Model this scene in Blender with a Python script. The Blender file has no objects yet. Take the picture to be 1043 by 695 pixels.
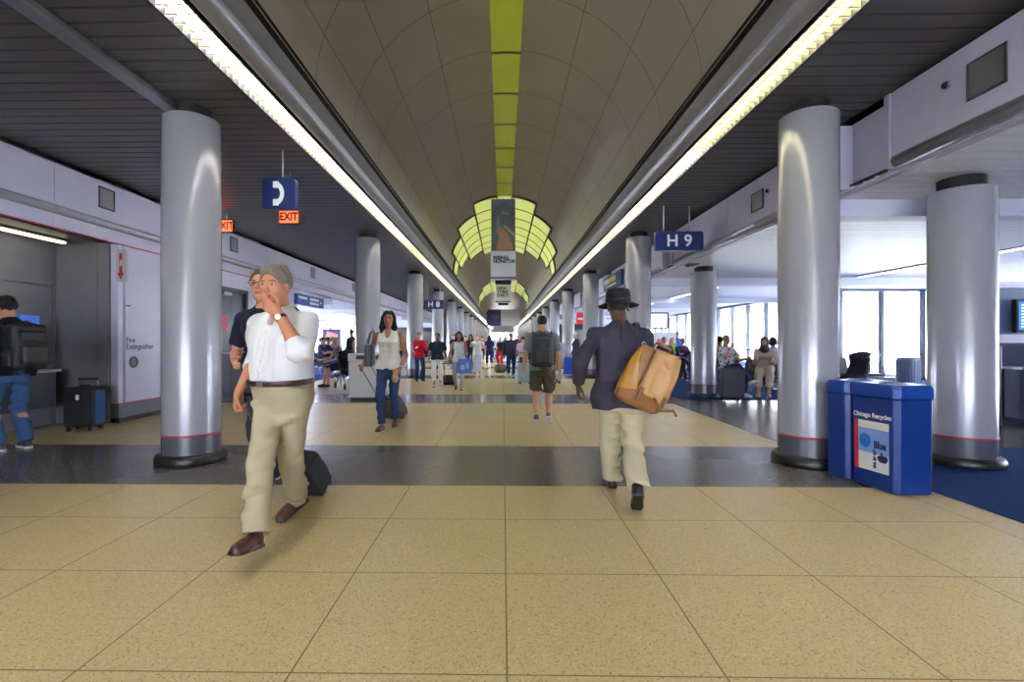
import bpy, math, random
import numpy as np
from math import sin, cos, pi, radians as R
from mathutils import Vector, Matrix

random.seed(7)
SC = bpy.context.scene
COL = SC.collection

# ------------------------------------------------------------------ helpers
def lin(c):
    c = c / 255.0
    return c / 12.92 if c <= 0.04045 else ((c + 0.055) / 1.055) ** 2.4

def rgb(r, g, b):
    return (lin(r), lin(g), lin(b), 1.0)

MATS = {}
def mat(name, col, rough=0.5, metal=0.0, spec=0.5, emit=None, estr=0.0, bump=0.0, bscale=40.0,
        var=0.0, vscale=8.0, coat=0.0, aniso=0.0):
    if name in MATS:
        return MATS[name]
    m = bpy.data.materials.new(name)
    m.use_nodes = True
    nt = m.node_tree
    b = nt.nodes['Principled BSDF']
    b.inputs['Base Color'].default_value = col
    b.inputs['Roughness'].default_value = rough
    b.inputs['Metallic'].default_value = metal
    b.inputs['Specular IOR Level'].default_value = spec
    b.inputs['Coat Weight'].default_value = coat
    b.inputs['Coat Roughness'].default_value = 0.08
    if emit is not None:
        b.inputs['Emission Color'].default_value = emit
        b.inputs['Emission Strength'].default_value = estr
    if bump or var:
        tc = nt.nodes.new('ShaderNodeTexCoord')
    if bump:
        n = nt.nodes.new('ShaderNodeTexNoise')
        n.inputs['Scale'].default_value = bscale
        n.inputs['Detail'].default_value = 3
        nt.links.new(tc.outputs['Object'], n.inputs['Vector'])
        bp = nt.nodes.new('ShaderNodeBump')
        bp.inputs['Strength'].default_value = bump
        bp.inputs['Distance'].default_value = 0.01
        nt.links.new(n.outputs['Fac'], bp.inputs['Height'])
        nt.links.new(bp.outputs['Normal'], b.inputs['Normal'])
    if var:
        n = nt.nodes.new('ShaderNodeTexNoise')
        n.inputs['Scale'].default_value = vscale
        n.inputs['Detail'].default_value = 4
        nt.links.new(tc.outputs['Object'], n.inputs['Vector'])
        mr = nt.nodes.new('ShaderNodeMapRange')
        mr.inputs[1].default_value = 0.3
        mr.inputs[2].default_value = 0.7
        mr.inputs[3].default_value = 1.0 - var
        mr.inputs[4].default_value = 1.0 + var
        nt.links.new(n.outputs['Fac'], mr.inputs[0])
        mx = nt.nodes.new('ShaderNodeMix')
        mx.data_type = 'RGBA'
        mx.blend_type = 'MULTIPLY'
        mx.inputs[0].default_value = 1.0
        mx.inputs[6].default_value = col
        nt.links.new(mr.outputs[0], mx.inputs[7])
        nt.links.new(mx.outputs[2], b.inputs['Base Color'])
    MATS[name] = m
    return m

def emis(name, col, s):
    if name in MATS:
        return MATS[name]
    m = bpy.data.materials.new(name)
    m.use_nodes = True
    nt = m.node_tree
    nt.nodes.clear()
    e = nt.nodes.new('ShaderNodeEmission')
    e.inputs[0].default_value = col
    e.inputs[1].default_value = s
    o = nt.nodes.new('ShaderNodeOutputMaterial')
    nt.links.new(e.outputs[0], o.inputs[0])
    MATS[name] = m
    return m

def glass(name, tint=(0.93, 0.97, 1.0, 1), refl=0.12, rough=0.02):
    if name in MATS:
        return MATS[name]
    m = bpy.data.materials.new(name)
    m.use_nodes = True
    nt = m.node_tree
    nt.nodes.clear()
    t = nt.nodes.new('ShaderNodeBsdfTransparent')
    t.inputs[0].default_value = tint
    g = nt.nodes.new('ShaderNodeBsdfGlossy')
    g.inputs['Roughness'].default_value = rough
    mx = nt.nodes.new('ShaderNodeMixShader')
    mx.inputs[0].default_value = refl
    o = nt.nodes.new('ShaderNodeOutputMaterial')
    nt.links.new(t.outputs[0], mx.inputs[1])
    nt.links.new(g.outputs[0], mx.inputs[2])
    nt.links.new(mx.outputs[0], o.inputs[0])
    MATS[name] = m
    return m

def terrazzo(name, base, dark, light, rough):
    m = bpy.data.materials.new(name)
    m.use_nodes = True
    nt = m.node_tree
    b = nt.nodes['Principled BSDF']
    tc = nt.nodes.new('ShaderNodeTexCoord')
    v = nt.nodes.new('ShaderNodeTexVoronoi')
    v.inputs['Scale'].default_value = 150.0
    nt.links.new(tc.outputs['Object'], v.inputs['Vector'])
    sep = nt.nodes.new('ShaderNodeSeparateColor')
    nt.links.new(v.outputs['Color'], sep.inputs[0])
    cr = nt.nodes.new('ShaderNodeValToRGB')
    cr.color_ramp.interpolation = 'LINEAR'
    e = cr.color_ramp.elements
    e[0].position = 0.0; e[0].color = dark
    e[1].position = 1.0; e[1].color = light
    x = cr.color_ramp.elements.new(0.16); x.color = base
    x = cr.color_ramp.elements.new(0.80); x.color = base
    nt.links.new(sep.outputs[0], cr.inputs[0])
    n = nt.nodes.new('ShaderNodeTexNoise')
    n.inputs['Scale'].default_value = 0.9
    n.inputs['Detail'].default_value = 5
    nt.links.new(tc.outputs['Object'], n.inputs['Vector'])
    mr = nt.nodes.new('ShaderNodeMapRange')
    mr.inputs[1].default_value = 0.3; mr.inputs[2].default_value = 0.7
    mr.inputs[3].default_value = 0.96; mr.inputs[4].default_value = 1.03
    nt.links.new(n.outputs['Fac'], mr.inputs[0])
    mx = nt.nodes.new('ShaderNodeMix')
    mx.data_type = 'RGBA'; mx.blend_type = 'MULTIPLY'
    mx.inputs[0].default_value = 1.0
    nt.links.new(cr.outputs[0], mx.inputs[6])
    nt.links.new(mr.outputs[0], mx.inputs[7])
    nt.links.new(mx.outputs[2], b.inputs['Base Color'])
    b.inputs['Roughness'].default_value = rough
    b.inputs['Specular IOR Level'].default_value = 0.4
    MATS[name] = m
    return m

def frame_of(a, b):
    z = (b - a).normalized()
    h = Vector((0, 0, 1)) if abs(z.z) < 0.95 else Vector((0, 1, 0))
    x = h.cross(z).normalized()
    y = z.cross(x)
    return x, y, z

class MB:
    """collects shapes that become ONE mesh object"""
    def __init__(s):
        s.v = []; s.f = []; s.m = []; s.sm = []
    def add(s, vs, fs, mi=0, smooth=False):
        o = len(s.v)
        s.v.extend([tuple(p) for p in vs])
        for f in fs:
            s.f.append([o + i for i in f]); s.m.append(mi); s.sm.append(smooth)
        return s
    def box(s, x0, x1, y0, y1, z0, z1, mi=0, M=None):
        vs = [(x0,y0,z0),(x1,y0,z0),(x1,y1,z0),(x0,y1,z0),(x0,y0,z1),(x1,y0,z1),(x1,y1,z1),(x0,y1,z1)]
        if M is not None:
            vs = [M @ Vector(p) for p in vs]
        return s.add(vs, [(0,3,2,1),(4,5,6,7),(0,1,5,4),(1,2,6,5),(2,3,7,6),(3,0,4,7)], mi)
    def rbox(s, x0, x1, y0, y1, z0, z1, r, axis='z', mi=0, M=None, n=4):
        """box with four rounded edges along an axis"""
        A = {'z': (0,1,2), 'y': (0,2,1), 'x': (1,2,0)}[axis]
        lo = (x0,y0,z0); hi = (x1,y1,z1)
        pts = []
        for cx, cy, a0 in ((hi[A[0]]-r, hi[A[1]]-r, 0), (lo[A[0]]+r, hi[A[1]]-r, 90), (lo[A[0]]+r, lo[A[1]]+r, 180), (hi[A[0]]-r, lo[A[1]]+r, 270)):
            for k in range(n+1):
                a = R(a0 + 90*k/n)
                pts.append((cx + r*cos(a), cy + r*sin(a)))
        vs = []
        for w in (lo[A[2]], hi[A[2]]):
            for (u, v) in pts:
                p = [0,0,0]; p[A[0]] = u; p[A[1]] = v; p[A[2]] = w
                vs.append(M @ Vector(p) if M is not None else p)
        N = len(pts)
        fl = axis == 'y'
        fs = [tuple(range(N-1,-1,-1)), tuple(range(N, 2*N))] + [(i,(i+1)%N,N+(i+1)%N,N+i) for i in range(N)]
        if fl: fs = [tuple(reversed(f)) for f in fs]
        s.add(vs, fs, mi)
        return s
    def tube(s, pts, r, n=10, mi=0, caps=True, smooth=True):
        pts = [Vector(p) for p in pts]
        rs = r if isinstance(r, (list, tuple)) else [r]*len(pts)
        vs = []; up = None
        for i, p in enumerate(pts):
            a = pts[max(0,i-1)]; b = pts[min(len(pts)-1,i+1)]
            z = (b-a).normalized()
            if up is None:
                x, y, z = frame_of(a, b)
            else:
                x = (up - z*up.dot(z)).normalized(); y = z.cross(x)
            up = x
            for k in range(n):
                t = 2*pi*k/n
                vs.append(p + (x*cos(t) + y*sin(t))*rs[i])
        fs = []
        for i in range(len(pts)-1):
            for k in range(n):
                k2 = (k+1) % n
                fs.append((i*n+k, i*n+k2, (i+1)*n+k2, (i+1)*n+k))
        s.add(vs, fs, mi, smooth)
        if caps:
            o = len(s.v) - len(vs)
            s.f.append([o+k for k in range(n-1,-1,-1)]); s.m.append(mi); s.sm.append(False)
            e = o + (len(pts)-1)*n
            s.f.append([e+k for k in range(n)]); s.m.append(mi); s.sm.append(False)
        return s
    def lathe(s, prof, c=(0,0,0), n=48, mi=0, smooth=True, M=None):
        vs = []
        for (r, z) in prof:
            for k in range(n):
                t = 2*pi*k/n
                p = Vector((c[0]+r*cos(t), c[1]+r*sin(t), c[2]+z))
                vs.append(M @ p if M is not None else p)
        fs = []
        for i in range(len(prof)-1):
            for k in range(n):
                k2 = (k+1) % n
                fs.append((i*n+k, i*n+k2, (i+1)*n+k2, (i+1)*n+k))
        s.add(vs, fs, mi, smooth)
        return s
    def prism(s, poly, z0, z1, mi=0, M=None, inset=0.0, smooth=False):
        """vertical prism over an xy polygon (counter-clockwise)"""
        n = len(poly)
        cx = sum(p[0] for p in poly)/n; cy = sum(p[1] for p in poly)/n
        top = [(p[0]+(cx-p[0])*inset, p[1]+(cy-p[1])*inset) for p in poly]
        vs = [(p[0],p[1],z0) for p in poly] + [(p[0],p[1],z1) for p in top]
        if M is not None:
            vs = [M @ Vector(p) for p in vs]
        fs = [tuple(range(n-1,-1,-1)), tuple(range(n,2*n))] + [(i,(i+1)%n,n+(i+1)%n,n+i) for i in range(n)]
        return s.add(vs, fs, mi, smooth)
    def grid(s, us, vs_, fn, mfn=None, smooth=False, flip=False):
        o = len(s.v); nv = len(vs_)
        for u in us:
            for v in vs_:
                s.v.append(tuple(fn(u, v)))
        for i in range(len(us)-1):
            for j in range(nv-1):
                mi = mfn(i, j) if mfn else 0
                if mi is None: continue
                f = [o+i*nv+j, o+(i+1)*nv+j, o+(i+1)*nv+j+1, o+i*nv+j+1]
                if flip: f.reverse()
                s.f.append(f); s.m.append(mi); s.sm.append(smooth)
        return s
    def build(s, name, mats, parent=None, bevel=0.0, segs=2, loc=None):
        me = bpy.data.meshes.new(name)
        me.from_pydata(s.v, [], s.f)
        if not isinstance(mats, (list, tuple)): mats = [mats]
        for m in mats: me.materials.append(m)
        me.polygons.foreach_set('material_index', s.m)
        me.polygons.foreach_set('use_smooth', s.sm)
        me.update()
        o = bpy.data.objects.new(name, me)
        COL.objects.link(o)
        if parent is not None: o.parent = parent
        if loc is not None: o.location = loc
        if bevel:
            b = o.modifiers.new('bevel', 'BEVEL')
            b.width = bevel; b.segments = segs; b.limit_method = 'ANGLE'; b.angle_limit = R(40)
            b.harden_normals = False
        return o

def tag(o, label=None, cat=None, group=None, kind=None):
    if label: o['label'] = label
    if cat: o['category'] = cat
    if group: o['group'] = group
    if kind: o['kind'] = kind
    return o

def thing(name, label, cat, loc=(0,0,0), rz=0.0, group=None):
    o = bpy.data.objects.new(name, None)
    o.empty_display_size = 0.1
    COL.objects.link(o)
    o.location = loc
    o.rotation_euler = (0,0,rz)
    return tag(o, label, cat, group)

def dup(o, parent=None):
    kids = list(o.children)
    c = o.copy()
    COL.objects.link(c)
    if parent is not None: c.parent = parent
    for k in kids: dup(k, c)
    return c

def text_mesh(body, size, name='lettering', m=None, parent=None, M=None, extrude=0.001, bold=0.0, align='CENTER', sx=1.0, sp=1.0, line=1.0):
    cu = bpy.data.curves.new('t', 'FONT')
    cu.body = body; cu.size = size; cu.extrude = extrude; cu.offset = bold
    cu.align_x = align; cu.align_y = 'CENTER'; cu.space_character = sp; cu.space_line = line
    cu.resolution_u = 4
    ob = bpy.data.objects.new('t', cu)
    COL.objects.link(ob)
    bpy.context.view_layer.update()
    dg = bpy.context.evaluated_depsgraph_get()
    me = bpy.data.meshes.new_from_object(ob.evaluated_get(dg))
    bpy.data.objects.remove(ob)
    bpy.data.curves.remove(cu)
    me.materials.clear()
    me.materials.append(m)
    for p in me.polygons: p.material_index = 0
    T = Matrix.Diagonal((sx,1,1,1))
    me.transform((M if M is not None else Matrix.Identity(4)) @ T)
    me.name = name
    o = bpy.data.objects.new(name, me)
    COL.objects.link(o)
    if parent is not None: o.parent = parent
    return o

def facing(p, d, up=(0,0,1)):
    """matrix placing the xy plane at p with its +z towards d"""
    z = Vector(d).normalized(); u = Vector(up)
    x = u.cross(z).normalized(); y = z.cross(x)
    M = Matrix((x, y, z)).transposed().to_4x4()
    M.translation = Vector(p)
    return M
# ------------------------------------------------------------------ camera
F = 509.0; PPX = 504.4; PPY = 347.5; EYE = 1.28; YAW = math.atan((512.4-504.4)/509.0)
cam_d = bpy.data.cameras.new('camera')
cam = bpy.data.objects.new('camera', cam_d)
COL.objects.link(cam)
cam.location = (0,0,EYE)
cam.rotation_euler = (R(90), 0, YAW)
cam_d.sensor_width = 36.0
cam_d.lens = F/1043*36.0
cam_d.shift_x = (521.5-PPX)/1043
cam_d.clip_start = 0.05; cam_d.clip_end = 600
SC.camera = cam

def at(px, py, Y):
    u = (px-PPX)/F; v = (PPY-py)/F
    dx = u*cos(YAW) - sin(YAW); dy = cos(YAW) + u*sin(YAW)
    t = Y/dy
    return Vector((dx*t, Y, EYE + v*t))
def gnd(px, py):
    u = (px-PPX)/F; v = (PPY-py)/F
    t = -EYE/v
    return Vector(((u*cos(YAW)-sin(YAW))*t, (cos(YAW)+u*sin(YAW))*t, 0))

# ------------------------------------------------------------------ materials
M_cream = terrazzo('cream_terrazzo', rgb(208,187,136), rgb(160,136,92), rgb(222,206,166), 0.285)
M_grey = terrazzo('grey_terrazzo', rgb(104,101,100), rgb(78,75,74), rgb(132,128,124), 0.2)
M_joint = mat('floor_joint', rgb(120,105,76), 0.5)
M_carpet = mat('blue_carpet', rgb(22,52,112), 0.95, spec=0.1, bump=0.9, bscale=160, var=0.25, vscale=30)
M_slat = mat('slat_metal', rgb(88,87,90), 0.38, metal=0.2, var=0.04, vscale=3)
M_slatw = mat('slat_white', rgb(226,226,232), 0.4)
M_black = mat('plain_black', rgb(12,12,13), 0.7)  # plain black for backings, cases, lenses and gaps
M_vault = mat('vault_metal', rgb(168,161,148), 0.42, metal=0.15, var=0.05, vscale=1.3)
M_seam = mat('vault_seam', rgb(70,66,54), 0.6)
M_bulk = mat('bulkhead_paint', rgb(176,172,196), 0.38, var=0.03, vscale=2)
M_trimm = mat('trim_metal', rgb(150,150,158), 0.34, metal=0.5)
M_dtrim = mat('dark_trim', rgb(70,70,74), 0.45, metal=0.3)
M_col = mat('column_enamel', rgb(150,150,160), 0.24, metal=0.1, spec=0.6, coat=0.25)
M_colbase = mat('column_band', rgb(88,90,100), 0.25, metal=0.2)
M_rubber = mat('black_rubber', rgb(22,22,23), 0.4)
M_red = mat('red_line', rgb(165,28,52), 0.4)
M_wallp = mat('wall_panel', rgb(186,182,206), 0.3, var=0.03, vscale=2)
M_alc = mat('alcove_panel', rgb(112,110,114), 0.5, metal=0.1, var=0.05, vscale=4)
M_kick = mat('kick_band', rgb(96,98,112), 0.35)
M_blue = mat('sign_blue', rgb(20,42,98), 0.35)
M_white = mat('sign_white', rgb(236,236,232), 0.5)
M_navy = mat('door_navy', rgb(28,44,72), 0.3)
M_alu = mat('aluminium', rgb(150,154,162), 0.3, metal=0.8)
M_mull = mat('mullion_grey', rgb(96,100,112), 0.4, metal=0.4)
M_glass = glass('window_glass')
M_grille = mat('grille_grey', rgb(120,118,120), 0.5, metal=0.2)
M_rod = mat('hanging_rod', rgb(190,190,190), 0.35, metal=0.6)
M_light = emis('tube_white', (1.0,0.96,0.87,1), 13.5)
M_lighty = emis('tube_yellow', (1.0,0.93,0.60,1), 11.0)
M_louv = mat('louver_blade', rgb(190,186,164), 0.3, metal=0.3)
M_gceil = mat('gate_ceiling', rgb(230,230,236), 0.5)
M_gwall = mat('gate_wall', rgb(196,200,218), 0.5)

def green(name, base, e):
    m = mat(name, base, 0.22, emit=base, estr=e)
    return m
M_gstrip = green('skylight_green', rgb(158,172,48), 0.12)
M_gring = green('ring_green', rgb(216,230,132), 0.28)
M_gframe = mat('green_frame', rgb(62,72,26), 0.45)

# ------------------------------------------------------------------ floor
Y0, YE = -12.0, 100.0
XC = 0.045
COLP = 6.19
T = 0.835
def struct(mb, name, mats, **k):
    o = mb.build(name, mats, **k); o['kind'] = 'structure'; return o

def edges(vals, lo, hi, w):
    out = [lo]
    for v in vals:
        if lo + w < v < hi - w: out += [v-w/2, v+w/2]
    out.append(hi)
    return out
xs = edges([0.015 + T*k for k in range(-10, 6)], -7.2, 3.46, 0.007)
yv = [4.42 + T*k for k in range(-20, 116)]
ys = edges(yv, Y0, YE, 0.007)
def band(y):
    return 0 <= (y - 4.42) % COLP < 1.64
def fm(i, j):
    yc = (ys[j]+ys[j+1])/2
    w = min(xs[i+1]-xs[i], ys[j+1]-ys[j])
    if band(yc): return 1
    return 2 if w < 0.02 else 0
fl = MB()
fl.grid(xs, ys, lambda u, v: (u, v, 0), fm)
# beyond the column line on the right
fl.grid([3.46, 3.65], [Y0, 4.42], lambda u, v: (u, v, 0), lambda i, j: 0)
fl.grid([3.46, 3.65], [4.42, 6.06], lambda u, v: (u, v, 0), lambda i, j: 1)
fl.grid([3.46, 15.0], [6.06, 10.9], lambda u, v: (u, v, 0), lambda i, j: 1)
fl.grid([3.46, 3.9], [10.9, YE], lambda u, v: (u, v, 0), lambda i, j: 1)
fl.grid([-15.0, -7.2], [Y0, YE], lambda u, v: (u, v, 0), lambda i, j: 1)
struct(fl, 'floor', [M_cream, M_grey, M_joint])
cp = MB()
cp.box(3.65, 15, Y0, 6.04, -0.02, 0.008)
o = cp.build('carpet', M_carpet); tag(o, 'dark blue carpet beside the recycling bins at the right edge', 'carpet'); o['kind'] = 'structure'
cp = MB(); cp.box(3.9, 15, 10.9, YE, -0.02, 0.008)
o = cp.build('carpet', M_carpet); tag(o, 'blue carpet under the gate seating beyond the second column on the right', 'carpet'); o['kind'] = 'structure'
cp = MB(); cp.box(-15, -6.0, 14.6, YE, -0.02, 0.008)
o = cp.build('carpet', M_carpet); tag(o, 'blue carpet under the gate seating far on the left', 'carpet'); o['kind'] = 'structure'

# ------------------------------------------------------------------ ceilings
ZC = 3.75
def slats(x0, x1, y0, y1, z, pitch, name, m):
    mb = MB()
    n = int((y1-y0)/pitch)
    for k in range(n):
        a = y0 + k*pitch; b = a + pitch - 0.016
        mb.add([(x0,a,z+0.022),(x0,a,z+0.006),(x0,a+0.006,z),(x0,b-0.006,z),(x0,b,z+0.006),(x0,b,z+0.022),
                (x1,a,z+0.022),(x1,a,z+0.006),(x1,a+0.006,z),(x1,b-0.006,z),(x1,b,z+0.006),(x1,b,z+0.022)],
               [(i, i+6, i+7, i+1) for i in range(5)])
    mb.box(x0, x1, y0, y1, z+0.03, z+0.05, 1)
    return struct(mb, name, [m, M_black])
XL0, XL1 = XC-2.62, XC+2.62
slats(-6.05, XL0, Y0, YE, ZC, 0.176, 'ceiling_left', M_slat)
slats(XL1, 3.86, Y0, YE, ZC, 0.176, 'ceiling_right', M_slat)
ZG = 2.97
slats(3.86, 11.0, Y0, 14.0, ZG, 0.176, 'ceiling_gate_right', M_slatw)
mb = MB()
mb.box(11.0, 15.0, Y0, 14.0, ZG, ZG+0.05)
mb.box(3.86, 15.0, 14.0, YE, ZG, ZG+0.05)
struct(mb, 'ceiling_gate_rear', M_gceil)
mb = MB(); mb.box(-15, -6.02, 14.5, YE, 2.80, 2.85)
struct(mb, 'ceiling_gate_left', M_gceil)
mb = MB(); mb.box(-15, 15, Y0, YE, 5.9, 6.0)
struct(mb, 'ceiling_roof', M_black)
# cross beams in the gate ceilings
k = 0
for yb in [6.15] + [13.6 + COLP*i for i in range(0, 6)]:
    mb = MB(); mb.box(3.92, 14.9, yb-0.12, yb+0.12, ZG-0.20, ZG)
    struct(mb, 'beam_right', M_gwall)
for yb in [17.7 + COLP*i for i in range(0, 6)]:
    mb = MB(); mb.box(-14.9, -6.1, yb-0.12, yb+0.12, 2.58, 2.80)
    struct(mb, 'beam_left', M_gwall)
# track beside the first left column
mb = MB(); mb.rbox(-3.52, -3.38, Y0, 5.2, ZC-0.08, ZC-0.005, 0.01, axis='y')
struct(mb, 'trim_1', M_alu)

# ------------------------------------------------------------------ vault
VA, VB, VZ = 1.93, 1.80, 3.84
def vp(a, y, off=0.0):
    a = R(a)
    return (XC + (VA-off)*cos(a), y, VZ + (VB-off)*sin(a))
def seq(a, b, n): return [a + (b-a)*i/n for i in range(n)]
cuts = [0, 17, 37, 60, 83.1, 96.9, 120, 143, 163, 180]
GW = 0.22
angs = []
for i in range(len(cuts)-1):
    a, b = cuts[i], cuts[i+1]
    if a == 83.1: angs += [a, 90.0]; continue
    aa = a + (GW/2 if i else 0); bb = b - (GW/2 if i < len(cuts)-2 else 0)
    if a == 96.9: aa = a
    if b == 83.1: bb = b
    angs += seq(aa, bb, 7) + [bb]
angs = sorted(set(round(x, 4) for x in angs + [180.0]))
KP = COLP/5
YK = lambda k: 7.485 + KP*k
vy = edges([YK(k) for k in range(-16, 76)], Y0, YE, 0.009)
def vm(i, j):
    if angs[i+1]-angs[i] < GW*1.2 or vy[j+1]-vy[j] < 0.02: return 1
    return 0
mb = MB(); mb.grid(angs, vy, vp, vm, smooth=True)
struct(mb, 'ceiling_vault', [M_vault, M_seam])

# skylight strip along the crown
sk = thing('skylight', 'long yellow green skylight strip along the crown of the vault', 'skylight', (0,0,0))
mb = MB()
for k in range(-12, 6):
    y0, y1 = YK(k)+0.022, YK(k+1)-0.022
    mb = MB(); mb.grid([83.4, 86.5, 90, 93.5, 96.6], [y0, y1], lambda u, v: vp(u, v, 0.03), smooth=True)
    mb.build('pane', M_gstrip, sk)
for k in range(-12, 6):
    mb = MB()
    mb.grid([83.2, 86.5, 90, 93.5, 96.8], [YK(k)-0.022, YK(k)+0.022], lambda u, v: vp(u, v, 0.042))
    mb.build('glazing_bar', M_gframe, sk)
o = sk
def ring(yc_k, label):
    base = YK(yc_k)
    t = thing('skylight', label, 'skylight', (XC, base, VZ), group=None)
    # stepped diamond of glazed panels: angle from, angle to, first and last panel
    steps = [(60, 83.1, -3.5, 3.5), (37, 60, -2.5, 2.5), (17, 37, -1.5, 1.5), (0, 17, -0.5, 0.5)]
    fr = MB()
    loc = Vector((XC, base, VZ))
    def f(u, v, off):
        return Vector(vp(u, v, off)) - loc
    for side in (0, 1):
        for (a0, a1, k0, k1) in steps:
            q0, q1 = (a0, a1) if side == 0 else (180-a1, 180-a0)
            n = int(round(k1-k0))
            for i in range(n):
                y0 = base + (k0+i)*KP; y1 = y0 + KP
                mb = MB()
                aa = [q0+0.7+(q1-q0-1.4)*j/5 for j in range(6)]
                mb.grid(aa, [y0+0.03, y1-0.03], lambda u, v: f(u, v, 0.05), smooth=True)
                ed = [(aa[0], y0+0.03), (aa[-1], y0+0.03), (aa[-1], y1-0.03), (aa[0], y1-0.03)]
                mb.grid(aa, [0.05, 0.0], lambda u, w, yy=y0+0.03: f(u, yy, w))
                mb.grid(aa, [0.05, 0.0], lambda u, w, yy=y1-0.03: f(u, yy, w))
                mb.build('panel', M_gring, t)
            aa = [q0+(q1-q0)*j/5 for j in range(6)]
            for i in range(n+1):
                yy = base + (k0+i)*KP
                fr.grid(aa, [yy-0.03, yy+0.03], lambda u, v: f(u, v, 0.062))
                for s in (-1, 1):
                    fr.grid(aa, [0.062, 0.0], lambda u, w, y2=yy+s*0.03: f(u, y2, w))
            for q in (q0, q1):
                fr.grid([q-0.8, q+0.8], [base+k0*KP-0.03, base+k1*KP+0.03], lambda u, v: f(u, v, 0.064))
                for s in (-0.8, 0.8):
                    fr.grid([0.064, 0.0], [base+k0*KP-0.03, base+k1*KP+0.03], lambda w, v, q2=q+s: f(q2, v, w))
    fr.build('frame', M_gframe, t)
    # crown panels above the hanging signs
    for i in range(7):
        y0 = base + (-3.5+i)*KP
        mb = MB(); mb.grid([83.4, 86.5, 90, 93.5, 96.6], [y0+0.03, y0+KP-0.03], lambda u, v: f(u, v, 0.03), smooth=True)
        mb.build('panel', M_gring, t)
    return t
ring(9.5, 'stepped arch of yellow green glazed panels around the nearest hanging banner')
ring(24.5, 'smaller far arch of yellow green glazed panels deep in the vault')

# ------------------------------------------------------------------ light troughs and cornices
for s, nm in ((-1, 'left'), (1, 'right')):
    def X(d): return XC + s*d
    lab = 'long louvered fluorescent light strip along the %s side of the vault' % nm
    t = thing('ceiling_light', lab, 'light', (X(2.47), 0, ZC))
    def bx(mb, a, b, y0, y1, z0, z1, mi=0):
        x0, x1 = sorted((s*(a-2.47), s*(b-2.47)))
        mb.box(x0, x1, y0, y1, z0-ZC, z1-ZC, mi)
    rnd = random.Random(3 + s)
    mb = MB()
    y = Y0
    while y < YE:
        mi = 1 if rnd.random() < 0.22 else 0
        bx(mb, 2.38, 2.56, y, min(y+1.2, YE), ZC+0.085, ZC+0.095, mi)
        y += 1.23
    mb.build('tube_panel', [M_light, M_lighty], t)
    mb = MB()
    y = 1.0
    while y < 48:
        bx(mb, 2.35, 2.595, y, y+0.012, ZC+0.0, ZC+0.05)
        y += 0.105
    bx(mb, 2.435, 2.443, 1, 48, ZC+0.004, ZC+0.05)
    bx(mb, 2.515, 2.523, 1, 48, ZC+0.004, ZC+0.05)
    mb.build('louver', M_louv, t)
    mb = MB()
    bx(mb, 2.60, 2.63, Y0, YE, ZC-0.012, ZC+0.12)
    bx(mb, 2.325, 2.345, Y0, YE, ZC-0.03, ZC+0.12)
    bx(mb, 2.34, 2.63, Y0, YE, ZC+0.12, ZC+0.13)
    mb.build('housing', M_dtrim, t)
    # bullnose rail and fascia of the vault edge
    mb = MB()
    pts = []
    for q in range(0, 11):
        a = R(-20 + 200*q/10)
        pts.append((2.20+0.10*cos(a), ZC+0.02-0.10*sin(a)))
    prof = [(2.32, ZC+0.13)] + pts + [(2.09, ZC+0.035), (2.00, VZ-0.012), (2.0, VZ+0.10)]
    mb.grid(list(range(len(prof))), [Y0, YE], lambda i, v: (X(prof[i][0]), v, prof[i][1]), lambda i, j: 1 if i >= 11 else 0, smooth=True)
    struct(mb, 'trim_2' if s < 0 else 'trim_3', [M_trimm, mat('fascia_grey', rgb(112,110,108), 0.5)])
    mb = MB()
    mb.grid([1.90, 2.02], [Y0, YE], lambda u, v: (X(u), v, VZ+0.015))  # black strip put in for the shade of the gap at the vault edge
    struct(mb, 'dark_gap_left' if s < 0 else 'dark_gap_right', M_black)

# ------------------------------------------------------------------ columns
def make_column(top, ztop):
    t = thing('column', 'x', 'column')
    MB().lathe([(0.28,0.31),(0.28,top-0.012),(0.272,top),(0.0,top)], n=64).build('shaft', M_col, t)
    MB().lathe([(0.283,0.292),(0.286,0.296),(0.286,0.308),(0.283,0.312)], n=64).build('red_ring', M_red, t)
    MB().lathe([(0.28,0.09),(0.28,0.294)], n=64).build('base_band', M_colbase, t)
    MB().lathe([(0.0,0.0),(0.335,0.0),(0.345,0.02),(0.345,0.06),(0.33,0.09),(0.30,0.105),(0.279,0.105)], n=64).build('rubber_foot', M_rubber, t)
    MB().lathe([(0.20,top-0.01),(0.20,ztop)], n=48).build('neck', M_black, t)
    # vertical cladding joint
    MB().box(-0.003,0.003,-0.2815,-0.279,0.32,top-0.02, M=Matrix.Rotation(R(-58),4,'Z')).build('cladding_joint', M_dtrim, t)
    return t
ORD = ['first','second','third','fourth','fifth','sixth','seventh','eighth','ninth','tenth','eleventh','twelfth','thirteenth','fourteenth','fifteenth','sixteenth']
c0 = make_column(3.63, ZC)
first = True
for s, nm in ((-1, 'left'), (1, 'right')):
    for k in range(15):
        c = c0 if first else dup(c0)
        first = False
        x = {(-1,0): -3.33, (1,0): 3.20}.get((s,k), s*3.12 + (0.0 if s < 0 else -0.02))
        c.location = (x, 5.3 + COLP*k, 0)
        c.rotation_euler = (0,0, 0 if s < 0 else R(110))
        c['label'] = 'glossy grey round column, %s in the row along the %s of the aisle' % (ORD[k] if k else 'nearest', nm)
        c['group'] = 'columns along the concourse'
c0 = make_column(2.84, ZG)
first = True
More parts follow.
